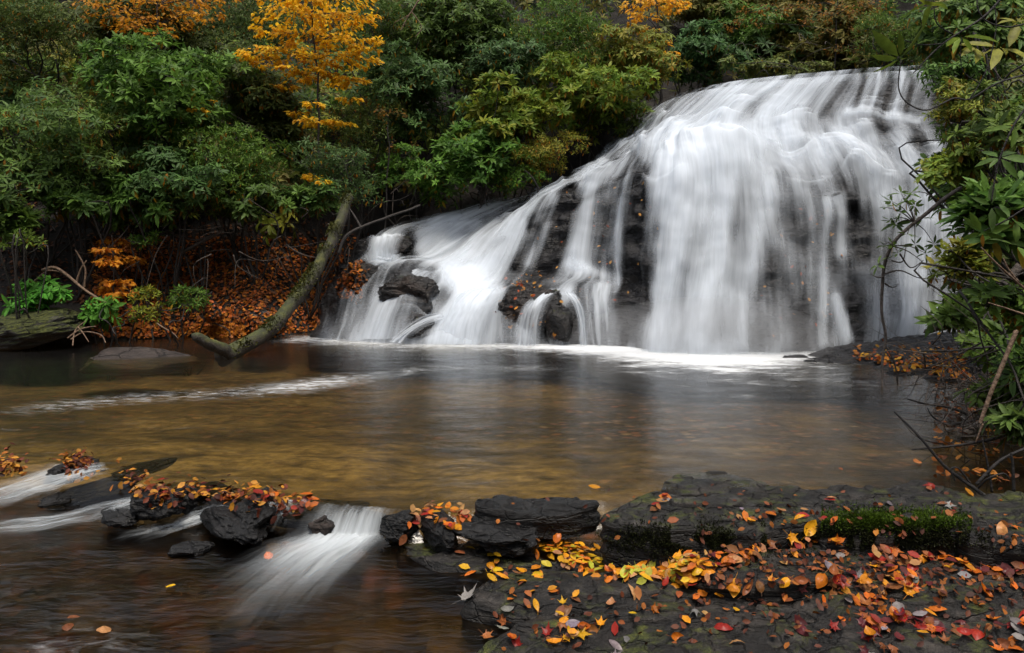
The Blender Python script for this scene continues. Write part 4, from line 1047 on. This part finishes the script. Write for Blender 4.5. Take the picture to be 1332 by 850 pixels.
# leaning sapling in front of the fall's right side
def sapling():
    pth = [(1148, 478, 8.3), (1152, 440, 8.3), (1147, 400, 8.25), (1148, 350, 8.2), (1160, 320, 8.1), (1190, 290, 8.0), (1222, 262, 7.9), (1250, 245, 7.8)]
    a = P(*pth[0]); a[2] = .0
    rt = empty('leaning_sapling', tuple(a), 'thin leaning sapling with leaf rosettes crossing in front of the right side of the waterfall', 'sapling')
    tb = Tubes(); tb.add([a - [0, 0, .1]] + [P(*p) for p in pth], .013, .022, 8, 8, .02, 2)
    V, pl = tb.get(); part('trunk', V, pl, M_GREYB, rt)
    tb = Tubes()
    tb.add([P(1154, 452, 8.3), P(1165, 478, 8.3), P(1169, 515, 8.4)], .012, .006, 5)
    for p in ([(1150, 358, 8.2), (1172, 352, 8.2), (1198, 362, 8.2), (1225, 365, 8.2)], [(1160, 340, 8.2), (1175, 340, 8.2), (1180, 320, 8.2)], [(1172, 330, 8.1), (1185, 348, 8.1), (1202, 338, 8.1)], [(1148, 362, 8.2), (1140, 362, 8.2), (1131, 357, 8.2)], [(1150, 370, 8.2), (1160, 375, 8.2), (1168, 370, 8.2)]):
        tb.add([P(*q) for q in p], .011, .003, 5, 5, .02)
    tips = [(1172, 252), (1180, 262), (1160, 262), (1152, 270), (1186, 250), (1172, 275), (1158, 286), (1190, 268), (1165, 292), (1200, 285), (1160, 318), (1150, 320), (1168, 330), (1205, 330), (1215, 318), (1190, 318), (1142, 345), (1180, 305), (1205, 345)]
    pos = np.array([P(u, v, 8.1 + .15 * math.sin(u)) for u, v in tips])
    C0 = np.array([P(*p) for p in pth])
    for q in pos:
        i = np.argmin(np.linalg.norm(C0 - q, axis=1)); tb.add([C0[i], (C0[i] + q) / 2 + [0, 0, .04], q], .008, .003, 4, 3)
    V, pl = tb.get(); part('twigs', V, pl, M_TWIG, rt)
    rg = np.random.default_rng(77)
    V, pl, cl = whorls(pos, norm(rg.normal(0, .5, (len(pos), 3)) + [0, -.3, .6]), .12, 'dark', 5, 8, .06, .15, rg)
    part('foliage', V, pl, M_RHODO, rt, col=cl)
sapling()

# overhanging branches near the camera, top right
def overhang(label, paths, tips, L, pal, seed):
    a = P(*paths[0][0][0])
    rt = empty('overhanging_branch', tuple(a), label, 'branch', None)
    tb = Tubes()
    for pts, r0, r1 in paths: tb.add([P(*p) for p in pts], r0 * .7, r1 * .7, 7, 7, .006, seed)
    V, pl = tb.get(); part('stem', V, pl, M_BLACK, rt)
    rg = np.random.default_rng(seed)
    pos = np.array([P(*t[:3]) for t in tips])
    ax = norm(np.array([t[3] for t in tips], float))
    V, pl, cl = whorls(pos, ax, L, pal, 4, 6, .05, -.2, rg)
    part('foliage', V, pl, M_RHODO, rt, col=cl)
overhang('thin black branch dangling a rosette of long leaves in front of the lip', [([(1345, 96, 3.3), (1300, 108, 3.25), (1262, 128, 3.2), (1240, 128, 3.1), (1205, 143, 3.1), (1178, 132, 3.1), (1168, 112, 3.1), (1172, 78, 3.1)], .006, .0035), ([(1262, 128, 3.2), (1285, 90, 3.2), (1296, 40, 3.2), (1294, 10, 3.2)], .004, .003), ([(1275, 108, 3.2), (1252, 90, 3.2), (1250, 50, 3.2)], .004, .002)],
    [(1171, 76, 3.1, (.1, -.3, -.4)), (1250, 48, 3.2, (0, 0, 1))], .15, 'yell', 5)
overhang('straight black branch crossing the top right corner', [([(1310, -12, 3.4), (1280, 22, 3.4), (1225, 58, 3.4), (1188, 95, 3.4)], .009, .004), ([(1228, 57, 3.4), (1195, 58, 3.4), (1172, 50, 3.4)], .005, .002), ([(1240, 45, 3.4), (1218, 30, 3.4), (1214, 0, 3.4)], .005, .003), ([(1350, 25, 3.4), (1315, 35, 3.4), (1285, 28, 3.4), (1272, 10, 3.4), (1272, -12, 3.4)], .006, .004)],
    [(1213, 2, 3.4, (0, .2, 1)), (1190, -2, 3.4, (-.3, 0, -1)), (1325, 30, 3.5, (0, -.5, .6)), (1300, 62, 3.5, (0, -.5, .6)), (1270, 62, 3.6, (.2, -.4, .7))], .13, 'yell', 6)
rgq = np.random.default_rng(31)
overhang('drooping leafy branch along the right frame edge', [([(1350, 120, 4.0), (1320, 160, 4.0), (1300, 210, 4.0), (1290, 262, 4.0)], .01, .005), ([(1350, 260, 4.0), (1310, 285, 4.0), (1280, 300, 4.0)], .008, .004)],
    [(1300, 205, 4.0, (-.3, -.4, .5)), (1322, 165, 4.0, (.1, -.5, .5)), (1290, 268, 4.0, (-.2, -.5, .1)), (1278, 302, 4.0, (-.4, -.5, -.2)), (1315, 285, 4.0, (0, -.5, .6)), (1326, 235, 4.1, (.1, -.4, .7)), (1322, 320, 4.0, (0, -.5, .5))], .13, 'mid', 8)

# dead twigs in the right corner
branch('dead_branch', 'black dead branch with a long straight twig dipping toward the pool, right corner', [([(1290, 652, 4.45), (1262, 632, 4.5), (1225, 605, 4.55), (1190, 565, 4.6), (1164, 536, 4.65)], .014, .006), ([(1268, 630, 4.5), (1300, 600, 4.5), (1340, 580, 4.5)], .011, .007), ([(1262, 632, 4.5), (1248, 612, 4.5), (1238, 613, 4.5), (1243, 628, 4.5)], .006, .004), ([(1288, 640, 4.5), (1284, 600, 4.5), (1280, 570, 4.5)], .008, .004), ([(1318, 640, 4.4), (1318, 605, 4.4), (1316, 590, 4.4)], .01, .005), ([(1270, 640, 4.5), (1285, 625, 4.4), (1305, 618, 4.4), (1312, 625, 4.4)], .006, .004)], M_BLACK)
branch('dead_branch', 'black horizontal stick reaching out over the pool below the pale stick', [([(1345, 545, 5.2), (1300, 568, 5.2), (1260, 577, 5.2), (1188, 585, 5.2)], .016, .006)], M_BLACK)
branch('dead_branch', 'bare pale brown stick leaning upright on the right bank', [([(1277, 552, 5.0), (1283, 535, 5.0), (1300, 480, 5.0), (1321, 433, 5.0)], .012, .015), ([(1277, 552, 5.0), (1270, 575, 5.0)], .008, .004)], M_PALE)
branch('dead_branch', 'long dark twig running level across the right bank above the pool', [([(1345, 449, 6.0), (1290, 453, 6.0), (1240, 456, 6.0), (1200, 455, 6.0)], .014, .006)], M_BLACK)
branch('dead_branch', 'pale forked twig among the leaves at the right frame edge', [([(1345, 385, 4.6), (1325, 368, 4.6), (1300, 345, 4.6), (1278, 322, 4.6)], .01, .004), ([(1325, 368, 4.6), (1312, 350, 4.6), (1306, 336, 4.6)], .007, .004), ([(1345, 412, 4.6), (1310, 402, 4.6), (1285, 395, 4.6)], .008, .003)], M_PALE)
branch('dead_branch', 'two short black twigs pointing out over the water on the right', [([(1260, 540, 6.2), (1235, 530, 6.2), (1205, 525, 6.2), (1183, 520, 6.2)], .014, .007), ([(1255, 550, 6.0), (1232, 551, 6.0), (1215, 542, 6.0), (1208, 531, 6.0)], .012, .005)], M_BLACK)
branch('dead_branch', 'thick broken limb lying at the waterline of the right bank', [([(1345, 510, 6.2), (1290, 545, 6.2), (1255, 565, 6.1), (1228, 578, 6.0)], .05, .03)], M_TWIG)
branch('dead_branch', 'thick dark limb slanting down behind the right bank leaves', [([(1330, 345, 7.4), (1280, 395, 7.4), (1235, 420, 7.5), (1205, 432, 7.6)], .05, .03)], M_TWIG)
rg = np.random.default_rng(91)
tb = Tubes()
for i in range(300):
    u, v = rg.uniform(1195, 1345), rg.uniform(440, 625)
    if u < 1190 + (v - 450) * .42 and v > 500: continue
    Y = rg.uniform(5.2, 7.4)
    p0 = P(u, v, Y); d = norm(rg.normal(size=3) * [1, .5, .8] + [-.3, 0, -.2]); ln = rg.uniform(.25, .75)
    p1 = p0 + d * ln * .5 + rg.normal(0, .05, 3); p2 = p0 + d * ln + rg.normal(0, .1, 3)
    tb.add([p0, p1, p2], rg.uniform(.0025, .007), .0015, 4, 4)
V, pl = tb.get()
tag(mk('bare_undergrowth', V, pl, M_TWIG), kind='stuff', label='tangle of thin bare twigs on the right bank', cat='undergrowth')
# thin dry twigs under the shrubs of the left bank and along the cascade's upper edge
tb = Tubes()
for i in range(150):
    if i < 50: u, v, Y = rg.uniform(0, 470), rg.uniform(270, 350), rg.uniform(12.6, 13.8)
    elif i < 110:
        t = rg.random(); u, v, Y = 480 + 380 * t + rg.normal(0, 15), 275 - 140 * t + rg.normal(0, 14), 15 + 3.2 * t
    else: u, v, Y = rg.uniform(900, 1160), rg.uniform(50, 95), rg.uniform(19, 20.5)
    p0 = P(u, v, Y); d = norm(rg.normal(size=3) + [0, -.2, .1]); ln = rg.uniform(.3, 1.0)
    tb.add([p0, p0 + d * ln * .5 + rg.normal(0, .1, 3), p0 + d * ln + rg.normal(0, .15, 3) - [0, 0, .15]], rg.uniform(.006, .014), .003, 4, 4)
V, pl = tb.get()
tag(mk('bare_undergrowth', V, pl, M_TWIG), kind='stuff', label='thin grey twigs tangled under the shrubs of the wooded bank', cat='undergrowth')

# ------------------------------------------------------------------ dropping leaves on the ground and rocks
def bvh_of(items):
    V, T, n = [], [], 0
    for v, t in items: V.append(v); T.append(t + n); n += len(v)
    V = np.concatenate(V); T = np.concatenate(T)
    return BVHTree.FromPolygons([Vector(p) for p in V], T.tolist())
gv = np.stack([XX, YY, HH], -1).reshape(-1, 3); gq = grid_faces(len(xs), len(ys)); gt = np.concatenate([gq[:, [0, 1, 2]], gq[:, [0, 2, 3]]])
wv_ = np.stack([WX, WY, WZ], -1).reshape(-1, 3); wq = grid_faces(len(wx), len(wy)); wt = np.concatenate([wq[:, [0, 1, 2]], wq[:, [0, 2, 3]]])
rk = [(v, t) for o, v, t in ROCKS]
rv = rock[::3, ::3]; ra, rb = rv.shape[:2]
rq = grid_faces(ra, rb); rt_ = np.concatenate([rq[:, [0, 1, 2]], rq[:, [0, 2, 3]]])
BV = bvh_of(rk + [(gv, gt), (wv_, wt)])
BF = bvh_of(rk + [(rv.reshape(-1, 3), rt_), (gv, gt), (wv_, wt)])
eye = Vector((0, 0, H))
def hit(u, v, bv=None):
    d = Vector(((u - CU) / F, 1.0, -(v - VH) / F)).normalized()
    l, n, i, dist = (bv or BV).ray_cast(eye, d)
    if l is None: return None, None
    if n.dot(d) > 0: n = -n
    return np.array(l), np.array(n)

# leaf litter of the banks
rg = np.random.default_rng(55)
def litter(label, count, region, cols, L=.085, bv=None, lift=.012, name='leaf_litter', keep=None):
    ps, ns = [], []
    while len(ps) < count:
        u, v = region(rg)
        l, n = hit(u, v, bv)
        if l is None or (keep and not keep(l, n)): 
            count -= .25; continue
        ps.append(l); ns.append(n)
    ps = np.array(ps); ns = np.array(ns); n = len(ps)
    ns = norm(ns + [0, 0, .4])
    up = norm(ns + rg.normal(0, .4, (n, 3)))
    d = norm(np.cross(up, rg.normal(size=(n, 3))))
    cc = np.array(cols)[rg.integers(0, len(cols), n)] * rg.uniform(.5, 1.25, (n, 1))
    LL = L * rg.uniform(.6, 1.2, n)
    V, pl, cl = leaves(ps + ns * (lift + rg.uniform(0, .03, n)[:, None]) - d * LL[:, None] * .5, d, up, LL, LL * .65, rgba(cc), rg.uniform(-.25, .3, n), rg.uniform(-.15, .25, n))
    o = mk(name, V, pl, M_LITTER, col=cl)
    return tag(o, label, 'leaf litter', kind='stuff')
BR = [(.40, .12, .018), (.30, .085, .015), (.48, .17, .02), (.2, .06, .015), (.42, .1, .02)]
def reg_bank(r):
    u = r.uniform(120, 470); v = r.uniform(310, 440)
    return u, v
litter('orange-brown fallen leaves covering the left bank around the log', 5200, reg_bank, BR, .085, BV, keep=lambda l, n: l[2] > .02)
litter('dull brown fallen leaves under the shrubs of the left bank', 2600, lambda r: (r.uniform(0, 480), r.uniform(255, 395)), [(.11, .045, .02), (.08, .03, .016), (.15, .06, .022)], .085, BV, keep=lambda l, n: l[2] > .05)
litter('bright orange leaves gathered at the waterline left of the log', 420, lambda r: (r.normal(285, 26), r.normal(432, 5)), [(.5, .17, .02), (.58, .22, .025), (.4, .12, .015)], .09, BV, keep=lambda l, n: l[2] > -.01)
litter('orange and yellow leaves lying on the rocks of the right bank', 380, lambda r: (r.uniform(1110, 1260), r.normal(478, 14)), [(.5, .18, .02), (.58, .3, .03), (.36, .09, .02), (.3, .12, .03)], .075, BV, keep=lambda l, n: l[2] > .03)
litter('brown and orange leaves under the bare twigs of the right bank', 420, lambda r: (r.uniform(1215, 1340), r.uniform(490, 630)), [(.3, .1, .02), (.2, .06, .018), (.45, .18, .03), (.12, .04, .015)], .065, BV, keep=lambda l, n: l[2] > .0)
litter('small orange leaves stuck on the rocks of the waterfall', 150, lambda r: [(r.uniform(640, 735), r.uniform(355, 440)), (r.uniform(985, 1100), r.uniform(270, 445)), (r.uniform(700, 860), r.uniform(240, 400)), (r.normal(680, 14), r.normal(375, 7))][r.integers(0, 4)], [(.45, .18, .03), (.5, .25, .06), (.3, .06, .02)], .075, BF, .06)
litter('brown leaf mush lying along the low stone sill', 620, lambda r: (lambda u: (u, np.interp(u, [0, 60, 120, 200, 300, 400, 420], [607, 606, 604, 638, 645, 655, 668]) + r.normal(2, 9)))(r.choice([r.uniform(150, 410), r.normal(100, 12), r.uniform(160, 400), r.normal(8, 14)])), [(.17, .035, .012), (.11, .024, .011), (.3, .10, .015), (.06, .016, .01), (.45, .2, .025)], .05, BV, .012, keep=lambda l, n: l[2] > -.06)
litter('small brown leaf crumbs in the seams of the foreground ledge', 800, lambda r: (r.uniform(640, 1340), r.uniform(640, 850)) if r.random() < .35 else (r.uniform(900, 1340), r.normal(740, 35)), [(.14, .04, .018), (.2, .06, .02), (.09, .03, .02), (.3, .1, .02)], .035, BV, .004, keep=lambda l, n: n[2] > .3 and l[2] > -.15)

# ------------------------------------------------------------------ individual fallen leaves in the foreground
def leaf_shape(kind, curl, seed):
    rg = np.random.default_rng(seed)
    if kind == 'oval':
        t = np.linspace(0, 1, 9)
        w = .30 * np.sin(np.pi * t ** .85) ** .8
        out = np.concatenate([np.column_stack([t - .5, w]), np.column_stack([t[::-1][1:-1] - .5, -w[::-1][1:-1]])])
    elif kind == 'long':
        t = np.linspace(0, 1, 9)
        w = .17 * np.sin(np.pi * t) ** .8
        out = np.concatenate([np.column_stack([t - .5, w]), np.column_stack([t[::-1][1:-1] - .5, -w[::-1][1:-1]])])
    else:                                                # five pointed lobes
        out = []
        for lobe, (ang, r) in enumerate([(-2.2, .34), (-1.1, .46), (0, .58), (1.1, .46), (2.2, .34)]):
            for da, rr in ((-.36, .24 / r), (-.26, .62), (-.2, .58), (0, 1), (.2, .58), (.26, .62)):
                a = ang + da
                out.append((r * rr * math.cos(a), r * rr * math.sin(a)))
        out += [(-.16, .12), (-.2, 0), (-.16, -.12)]
        out = np.array(out)
    # rings towards the centre let the blade curl
    o3 = []
    ringn = 4
    for r in range(ringn, 0, -1):
        o3.append(out * r / ringn)
    V2 = np.concatenate(o3 + [np.zeros((1, 2))])
    n = len(out)
    x, y = V2[:, 0], V2[:, 1]
    z = curl * (1.1 * x ** 2 + 1.6 * np.abs(y) ** 1.6 * rg.uniform(.5, 1.2)) + .05 * noise3(np.column_stack([x * 6, y * 6, np.full(len(x), seed)])) + rg.uniform(-.3, .3) * x * y
    z -= z.mean()
    Q = []; T = []
    for r in range(ringn - 1):
        for i in range(n): Q.append((r * n + i, (r + 1) * n + i, (r + 1) * n + (i + 1) % n, r * n + (i + 1) % n))
    for i in range(n): T.append(((ringn - 1) * n + i, len(V2) - 1, (ringn - 1) * n + (i + 1) % n))
    # stalk
    s0 = len(V2)
    st_ = np.array([(-.48 if kind != 'maple' else -.15, .006, 0), (-.48 if kind != 'maple' else -.15, -.006, 0), (-.8 if kind != 'maple' else -.62, .09, .02), (-.8 if kind != 'maple' else -.62, .078, .02)])
    V = np.concatenate([np.column_stack([x, y, z]), st_])
    Q.append((s0, s0 + 2, s0 + 3, s0 + 1))
    o = mk('fallen_leaf', V, [np.array(Q), np.array(T)], M_FALLEN)
    me = o.data
    bpy.data.objects.remove(o)
    return me
SHAPES = {kd: [leaf_shape(kd, c, 10 * i + len(kd)) for i, c in enumerate((.5, -.4, .9, .15, -.8))] for kd in ('oval', 'long', 'maple')}
COLS = {'yellow': (.64, .36, .015), 'golden': (.60, .24, .012), 'orange': (.50, .125, .012), 'red': (.27, .022, .014), 'maroon': (.09, .015, .018), 'brown': (.2, .075, .03),
        'tan': (.40, .20, .08), 'pinkish': (.33, .11, .035), 'silver grey': (.2, .18, .19), 'lime yellow': (.42, .38, .04)}
SHN = {'oval': 'oval', 'long': 'narrow', 'maple': 'lobed maple'}
LEAF = []
def scatter(count, region, cols, shapes, size, where, sd_=None):
    k_ = 0; guard = 0
    while k_ < count and guard < count * 8:
        guard += 1
        u, v = region(rg)
        l, n = hit(u, v)
        if l is None or l[1] > 7 or l[1] < 2.0: continue
        if n[2] < .25 or ('yellow drift' in where and l[2] > -.05 and u < 790): continue
        LEAF.append((l, n, rg.choice(cols), rg.choice(shapes), size * rg.uniform(.55, 1.15), where)); k_ += 1
def line(pts, sp):
    pts = np.array(pts, float)
    def f(r):
        t = r.uniform(0, len(pts) - 1); i = min(int(t), len(pts) - 2)
        p = pts[i] + (pts[i + 1] - pts[i]) * (t - i)
        return p[0] + r.normal(0, sp * 1.6), p[1] + r.normal(0, sp)
    return f
def clump(region, centres, sd1, mixp=.25, seed=0):
    r0 = np.random.default_rng(seed); cc = [region(r0) for _ in range(centres)]
    def f(r):
        if r.random() < mixp: return region(r)
        c = cc[r.integers(0, centres)]
        return c[0] + r.normal(0, sd1 * 1.8), c[1] + r.normal(0, sd1)
    return f
ov = ['oval', 'oval', 'long']; mx = ['oval', 'maple', 'oval', 'maple', 'long']
scatter(300, line([(705, 702), (722, 716), (760, 738), (840, 745), (890, 738), (885, 750)], 8), ['yellow', 'golden', 'golden', 'orange', 'yellow', 'lime yellow', 'tan'], ov, .074, 'in the yellow drift beside the black block')
scatter(22, line([(610, 720), (660, 752), (700, 768), (760, 760)], 10), ['golden', 'yellow', 'brown', 'orange'], ov, .08, 'on the striped slab below the yellow drift')
scatter(46, clump(lambda r: (r.uniform(620, 960), r.uniform(770, 845)), 9, 11, .3, 1), ['golden', 'orange', 'brown', 'tan', 'pinkish', 'silver grey', 'yellow', 'red'], mx, .078, 'on the big low slab at the bottom middle')
scatter(80, line([(900, 742), (1000, 712), (1080, 700), (1180, 722), (1300, 735)], 9), ['orange', 'red', 'brown', 'golden', 'maroon', 'pinkish', 'tan'], mx, .08, 'along the foot of the mossy slabs')
scatter(135, clump(lambda r: (r.uniform(1040, 1345), r.uniform(735, 848)), 13, 12, .22, 2), ['red', 'maroon', 'orange', 'golden', 'red', 'brown', 'pinkish', 'silver grey', 'orange', 'maroon'], ['maple', 'maple', 'oval', 'maple', 'oval'], .078, 'among the red maple leaves at the bottom right')
scatter(40, line([(900, 772), (1000, 770), (1120, 765), (1180, 755)], 8), ['orange', 'red', 'brown', 'golden', 'tan'], mx, .08, 'in the seam below the tapering slab')
scatter(30, clump(lambda r: (r.uniform(820, 1340), r.uniform(640, 690)), 9, 5, .3, 3), ['golden', 'tan', 'brown', 'pinkish', 'silver grey', 'orange', 'red'], mx, .075, 'on the far slab along the pool edge')
scatter(45, line([(535, 668), (560, 672), (600, 668), (575, 690)], 8), ['golden', 'orange', 'brown', 'red', 'tan'], ov, .075, 'in the leaf mat left of the black block')
scatter(45, line([(170, 640), (210, 640), (300, 644), (370, 650), (400, 662)], 6), ['brown', 'red', 'golden', 'tan', 'maroon', 'orange'], mx, .075, 'on top of the stone sill')
scatter(10, line([(90, 600), (110, 604)], 6), ['brown', 'red', 'maroon'], ['maple', 'oval'], .075, 'on the left end of the sill')
scatter(3, lambda r: (r.uniform(0, 420), r.uniform(740, 845)), ['golden', 'brown', 'orange', 'yellow'], ['oval'], .07, 'in the dark stream at the bottom left')
for u, v, cl_, sh_, sz, wh in [(773, 635, 'golden', 'oval', .085, 'floating alone on the pool behind the black block'), (1193, 603, 'pinkish', 'oval', .09, 'floating alone near the dead twigs'), (135, 822, 'tan', 'oval', .1, 'floating alone in the bottom left stream'),
        (350, 748 - 20, 'orange', 'oval', .08, 'drowned beside the white fan of water'), (612, 748, 'orange', 'long', .08, 'floating in the brown shallows below the black block'), (524, 700, 'brown', 'oval', .07, 'at the foot of the leaf mat'),
        (608, 780, 'silver grey', 'maple', .125, 'lying by itself on the slab edge beside the brown shallows'), (1052, 686, 'yellow', 'oval', .1, 'standing bright beside the green moss'), (1303, 690, 'tan', 'oval', .1, 'on the bare slab right of the green moss'), (1160, 752, 'tan', 'long', .1, 'lying flat below the tapering slab')]:
    l, n = hit(u, v)
    if l is not None: LEAF.append((l, n, cl_, sh_, sz, wh + ' *'))

order = sorted(range(len(LEAF)), key=lambda i: -LEAF[i][4] / LEAF[i][0][1] - (9 if LEAF[i][5].endswith('*') else 0))
layer = {}
rest = []
for rank, i in enumerate(order):
    l, n, cn, sh_, sz, wh = LEAF[i]
    uniq = wh.endswith('*')
    key = tuple(np.round(l / .07).astype(int)); layer[key] = layer.get(key, 0) + 1
    z_ = norm(n + rg.normal(0, .2, 3) + [0, 0, .5])
    x_ = norm(np.cross(z_, rg.normal(size=3))); y_ = np.cross(z_, x_)
    loc = l + n * (.010 + .011 * min(layer[key] - 1, 4) + .05 * sz)
    colr = np.array(COLS[cn]) * rg.uniform(.7, 1.2) * rg.uniform([.93, .85, .9], [1.05, 1.12, 1.1])
    if rank < 300:
        me = SHAPES[sh_][rg.integers(0, 5)]
        o = bpy.data.objects.new('fallen_leaf', me)
        COL.objects.link(o)
        from mathutils import Matrix
        M = np.eye(4); M[:3, 0] = x_ * sz; M[:3, 1] = y_ * sz; M[:3, 2] = z_ * sz; M[:3, 3] = loc
        o.matrix_world = Matrix(M.tolist())
        o.color = tuple(colr) + (1,)
        tag(o, f'{cn} {SHN[sh_]} leaf {wh.rstrip(" *")}', 'leaf', 'fallen leaves in the foreground')
    else:
        rest.append((loc, x_, z_, sz, colr))
if rest:
    a = [np.array([r[j] for r in rest]) for j in range(5)]
    V, pl, cl = leaves(a[0] - a[1] * a[3][:, None] * .5, a[1], a[2], a[3], a[3] * .62, rgba(a[4]), rg.uniform(-.2, .2, len(rest)), .12)
    tag(mk('leaf_litter', V, pl, M_LITTER, col=cl), 'smaller fallen leaves among the big ones of the foreground', 'leaf litter', kind='stuff')

# moss fur on the green-capped slab and along dark slab fronts
def moss_on(o_rec, label, count, region, cols, L=.022):
    o = o_rec
    ps, ns = [], []
    tr2 = 0
    while len(ps) < count and tr2 < count * 6:
        tr2 += 1
        u, v = region(rg)
        l, n = hit(u, v)
        if l is None: continue
        ps.append(l); ns.append(n)
    ps, ns = np.array(ps), np.array(ns); n = len(ps)
    pm = noise3(ps * 6) + .5 * noise3(ps * 17) > (-.5 if label and 'bright' in label else .0)
    ps, ns = ps[pm], ns[pm]; n = len(ps)
    d = norm(ns + rg.normal(0, .45, (n, 3)) + [0, 0, .3])
    LL = L * rg.uniform(.5, 1.4, n)
    V, pl, cl = leaves(ps - d * .004, d, norm(rg.normal(size=(n, 3))), LL, LL * .35, rgba(np.array(cols)[rg.integers(0, len(cols), n)] * rg.uniform(.6, 1.3, (n, 1))), .2)
    m_ = mk('moss', V - np.array(o.location), pl, M_LITTER, o, col=cl)
    if label: m_['label'] = label
GM = [(.06, .11, .008), (.09, .15, .012), (.04, .07, .01)]
DM = [(.012, .014, .006), (.02, .022, .009), (.03, .035, .01)]
moss_on(mossb, 'bright green moss cushion', 15000, lambda r: (np.clip(r.normal(1160, 52), 1070, 1262), r.normal(676, 7)), GM, .013)
moss_on(mossb, 'dark moss hanging on the front face', 9000, lambda r: (r.normal(1165, 60), r.normal(697, 9)), DM, .015)
sl3 = [o for o, v, t in ROCKS if o['label'].startswith('thick dark slab with a furry')][0]
moss_on(sl3, None, 12000, lambda r: (r.normal(920, 75), r.normal(702, 12)), DM + [(.03, .036, .01)], .014)

# ------------------------------------------------------------------ stones on the bed of the lower stream
V0, T0 = ICO[3]
VV, TT, CCs, nn_ = [], [], [], 0
for i in range(190):
    u, v = rg.uniform(-40, 560), rg.uniform(690, 870)
    l = G(u, v, -.3)
    if rg.random() < .45 and u > 480: continue
    s = .03 + .09 * rg.random() ** 2.2
    X = V0 * (1 + .45 * noise3(V0 * 1.5 + i * 3.1)[:, None]) * np.array([s * rg.uniform(1, 1.6), s * rg.uniform(.6, 1), s * .4])
    a = rg.uniform(0, 6.28); Rm = np.array([[math.cos(a), -math.sin(a), 0], [math.sin(a), math.cos(a), 0], [0, 0, 1]])
    X = X @ Rm.T
    VV.append(X + [l[0], l[1], ground_z(l[0], l[1]) + s * .2]); TT.append(T0 + nn_); nn_ += len(X)
    cc = np.array([(.03, .021, .012), (.02, .015, .011), (.05, .032, .018), (.09, .036, .016), (.11, .085, .055), (.008, .007, .006)])[rg.integers(0, 6)]
    CCs.append(np.tile(np.append(cc, 1), (len(X), 1)))
tag(mk('streambed_stones', np.concatenate(VV), [np.concatenate(TT)], mat_leaf('streambed_stone', .6, 0.0, .3), col=np.concatenate(CCs)), 'brown pebbles and stones on the bed of the lower stream', 'stones', kind='stuff')

# ------------------------------------------------------------------ light, sky, camera
w = bpy.data.worlds.new('World'); S.world = w; w.use_nodes = True
nt = w.node_tree; bg = nt.nodes['Background']
sky = nt.nodes.new('ShaderNodeTexSky'); sky.sky_type = 'NISHITA'; sky.sun_disc = False
SE, SR = math.radians(72), math.radians(160)
sky.sun_elevation = SE; sky.sun_rotation = SR; sky.dust_density = 4.0; sky.air_density = 1.0; sky.ozone_density = .6
hs = nt.nodes.new('ShaderNodeHueSaturation'); hs.inputs['Saturation'].default_value = .4      # cloud cover greys the blue
nt.links.new(sky.outputs[0], hs.inputs['Color']); nt.links.new(hs.outputs[0], bg.inputs[0]); bg.inputs[1].default_value = .13
sl = bpy.data.lights.new('sun', 'SUN'); sl.energy = 1.5; sl.angle = math.radians(12); sl.color = (1, .90, .76)
so = bpy.data.objects.new('sun', sl); COL.objects.link(so)
dirn = Vector((math.sin(SR) * math.cos(SE), math.cos(SR) * math.cos(SE), math.sin(SE)))
so.rotation_euler = (-dirn).to_track_quat('-Z', 'Y').to_euler(); so.location = (0, 0, 20)
cam = bpy.data.cameras.new('camera'); co = bpy.data.objects.new('camera', cam); COL.objects.link(co)
co.location = (0, 0, H); co.rotation_euler = (math.radians(90), 0, 0)
cam.sensor_width = 36; cam.lens = F / 1332 * 36; cam.shift_y = -(425 - VH) / 1332
cam.clip_start = .05; cam.clip_end = 400
S.camera = co
vs = S.view_settings
vs.view_transform = 'Standard'; vs.look = 'None'; vs.exposure = 0.72; vs.gamma = 1; vs.use_curve_mapping = False
S.render.engine = 'CYCLES'
cy = S.cycles
cy.use_denoising = True
cy.max_bounces = 6; cy.diffuse_bounces = 3; cy.glossy_bounces = 3; cy.transmission_bounces = 4; cy.transparent_max_bounces = 14
cy.caustics_reflective = False; cy.caustics_refractive = False
cy.sample_clamp_indirect = 4
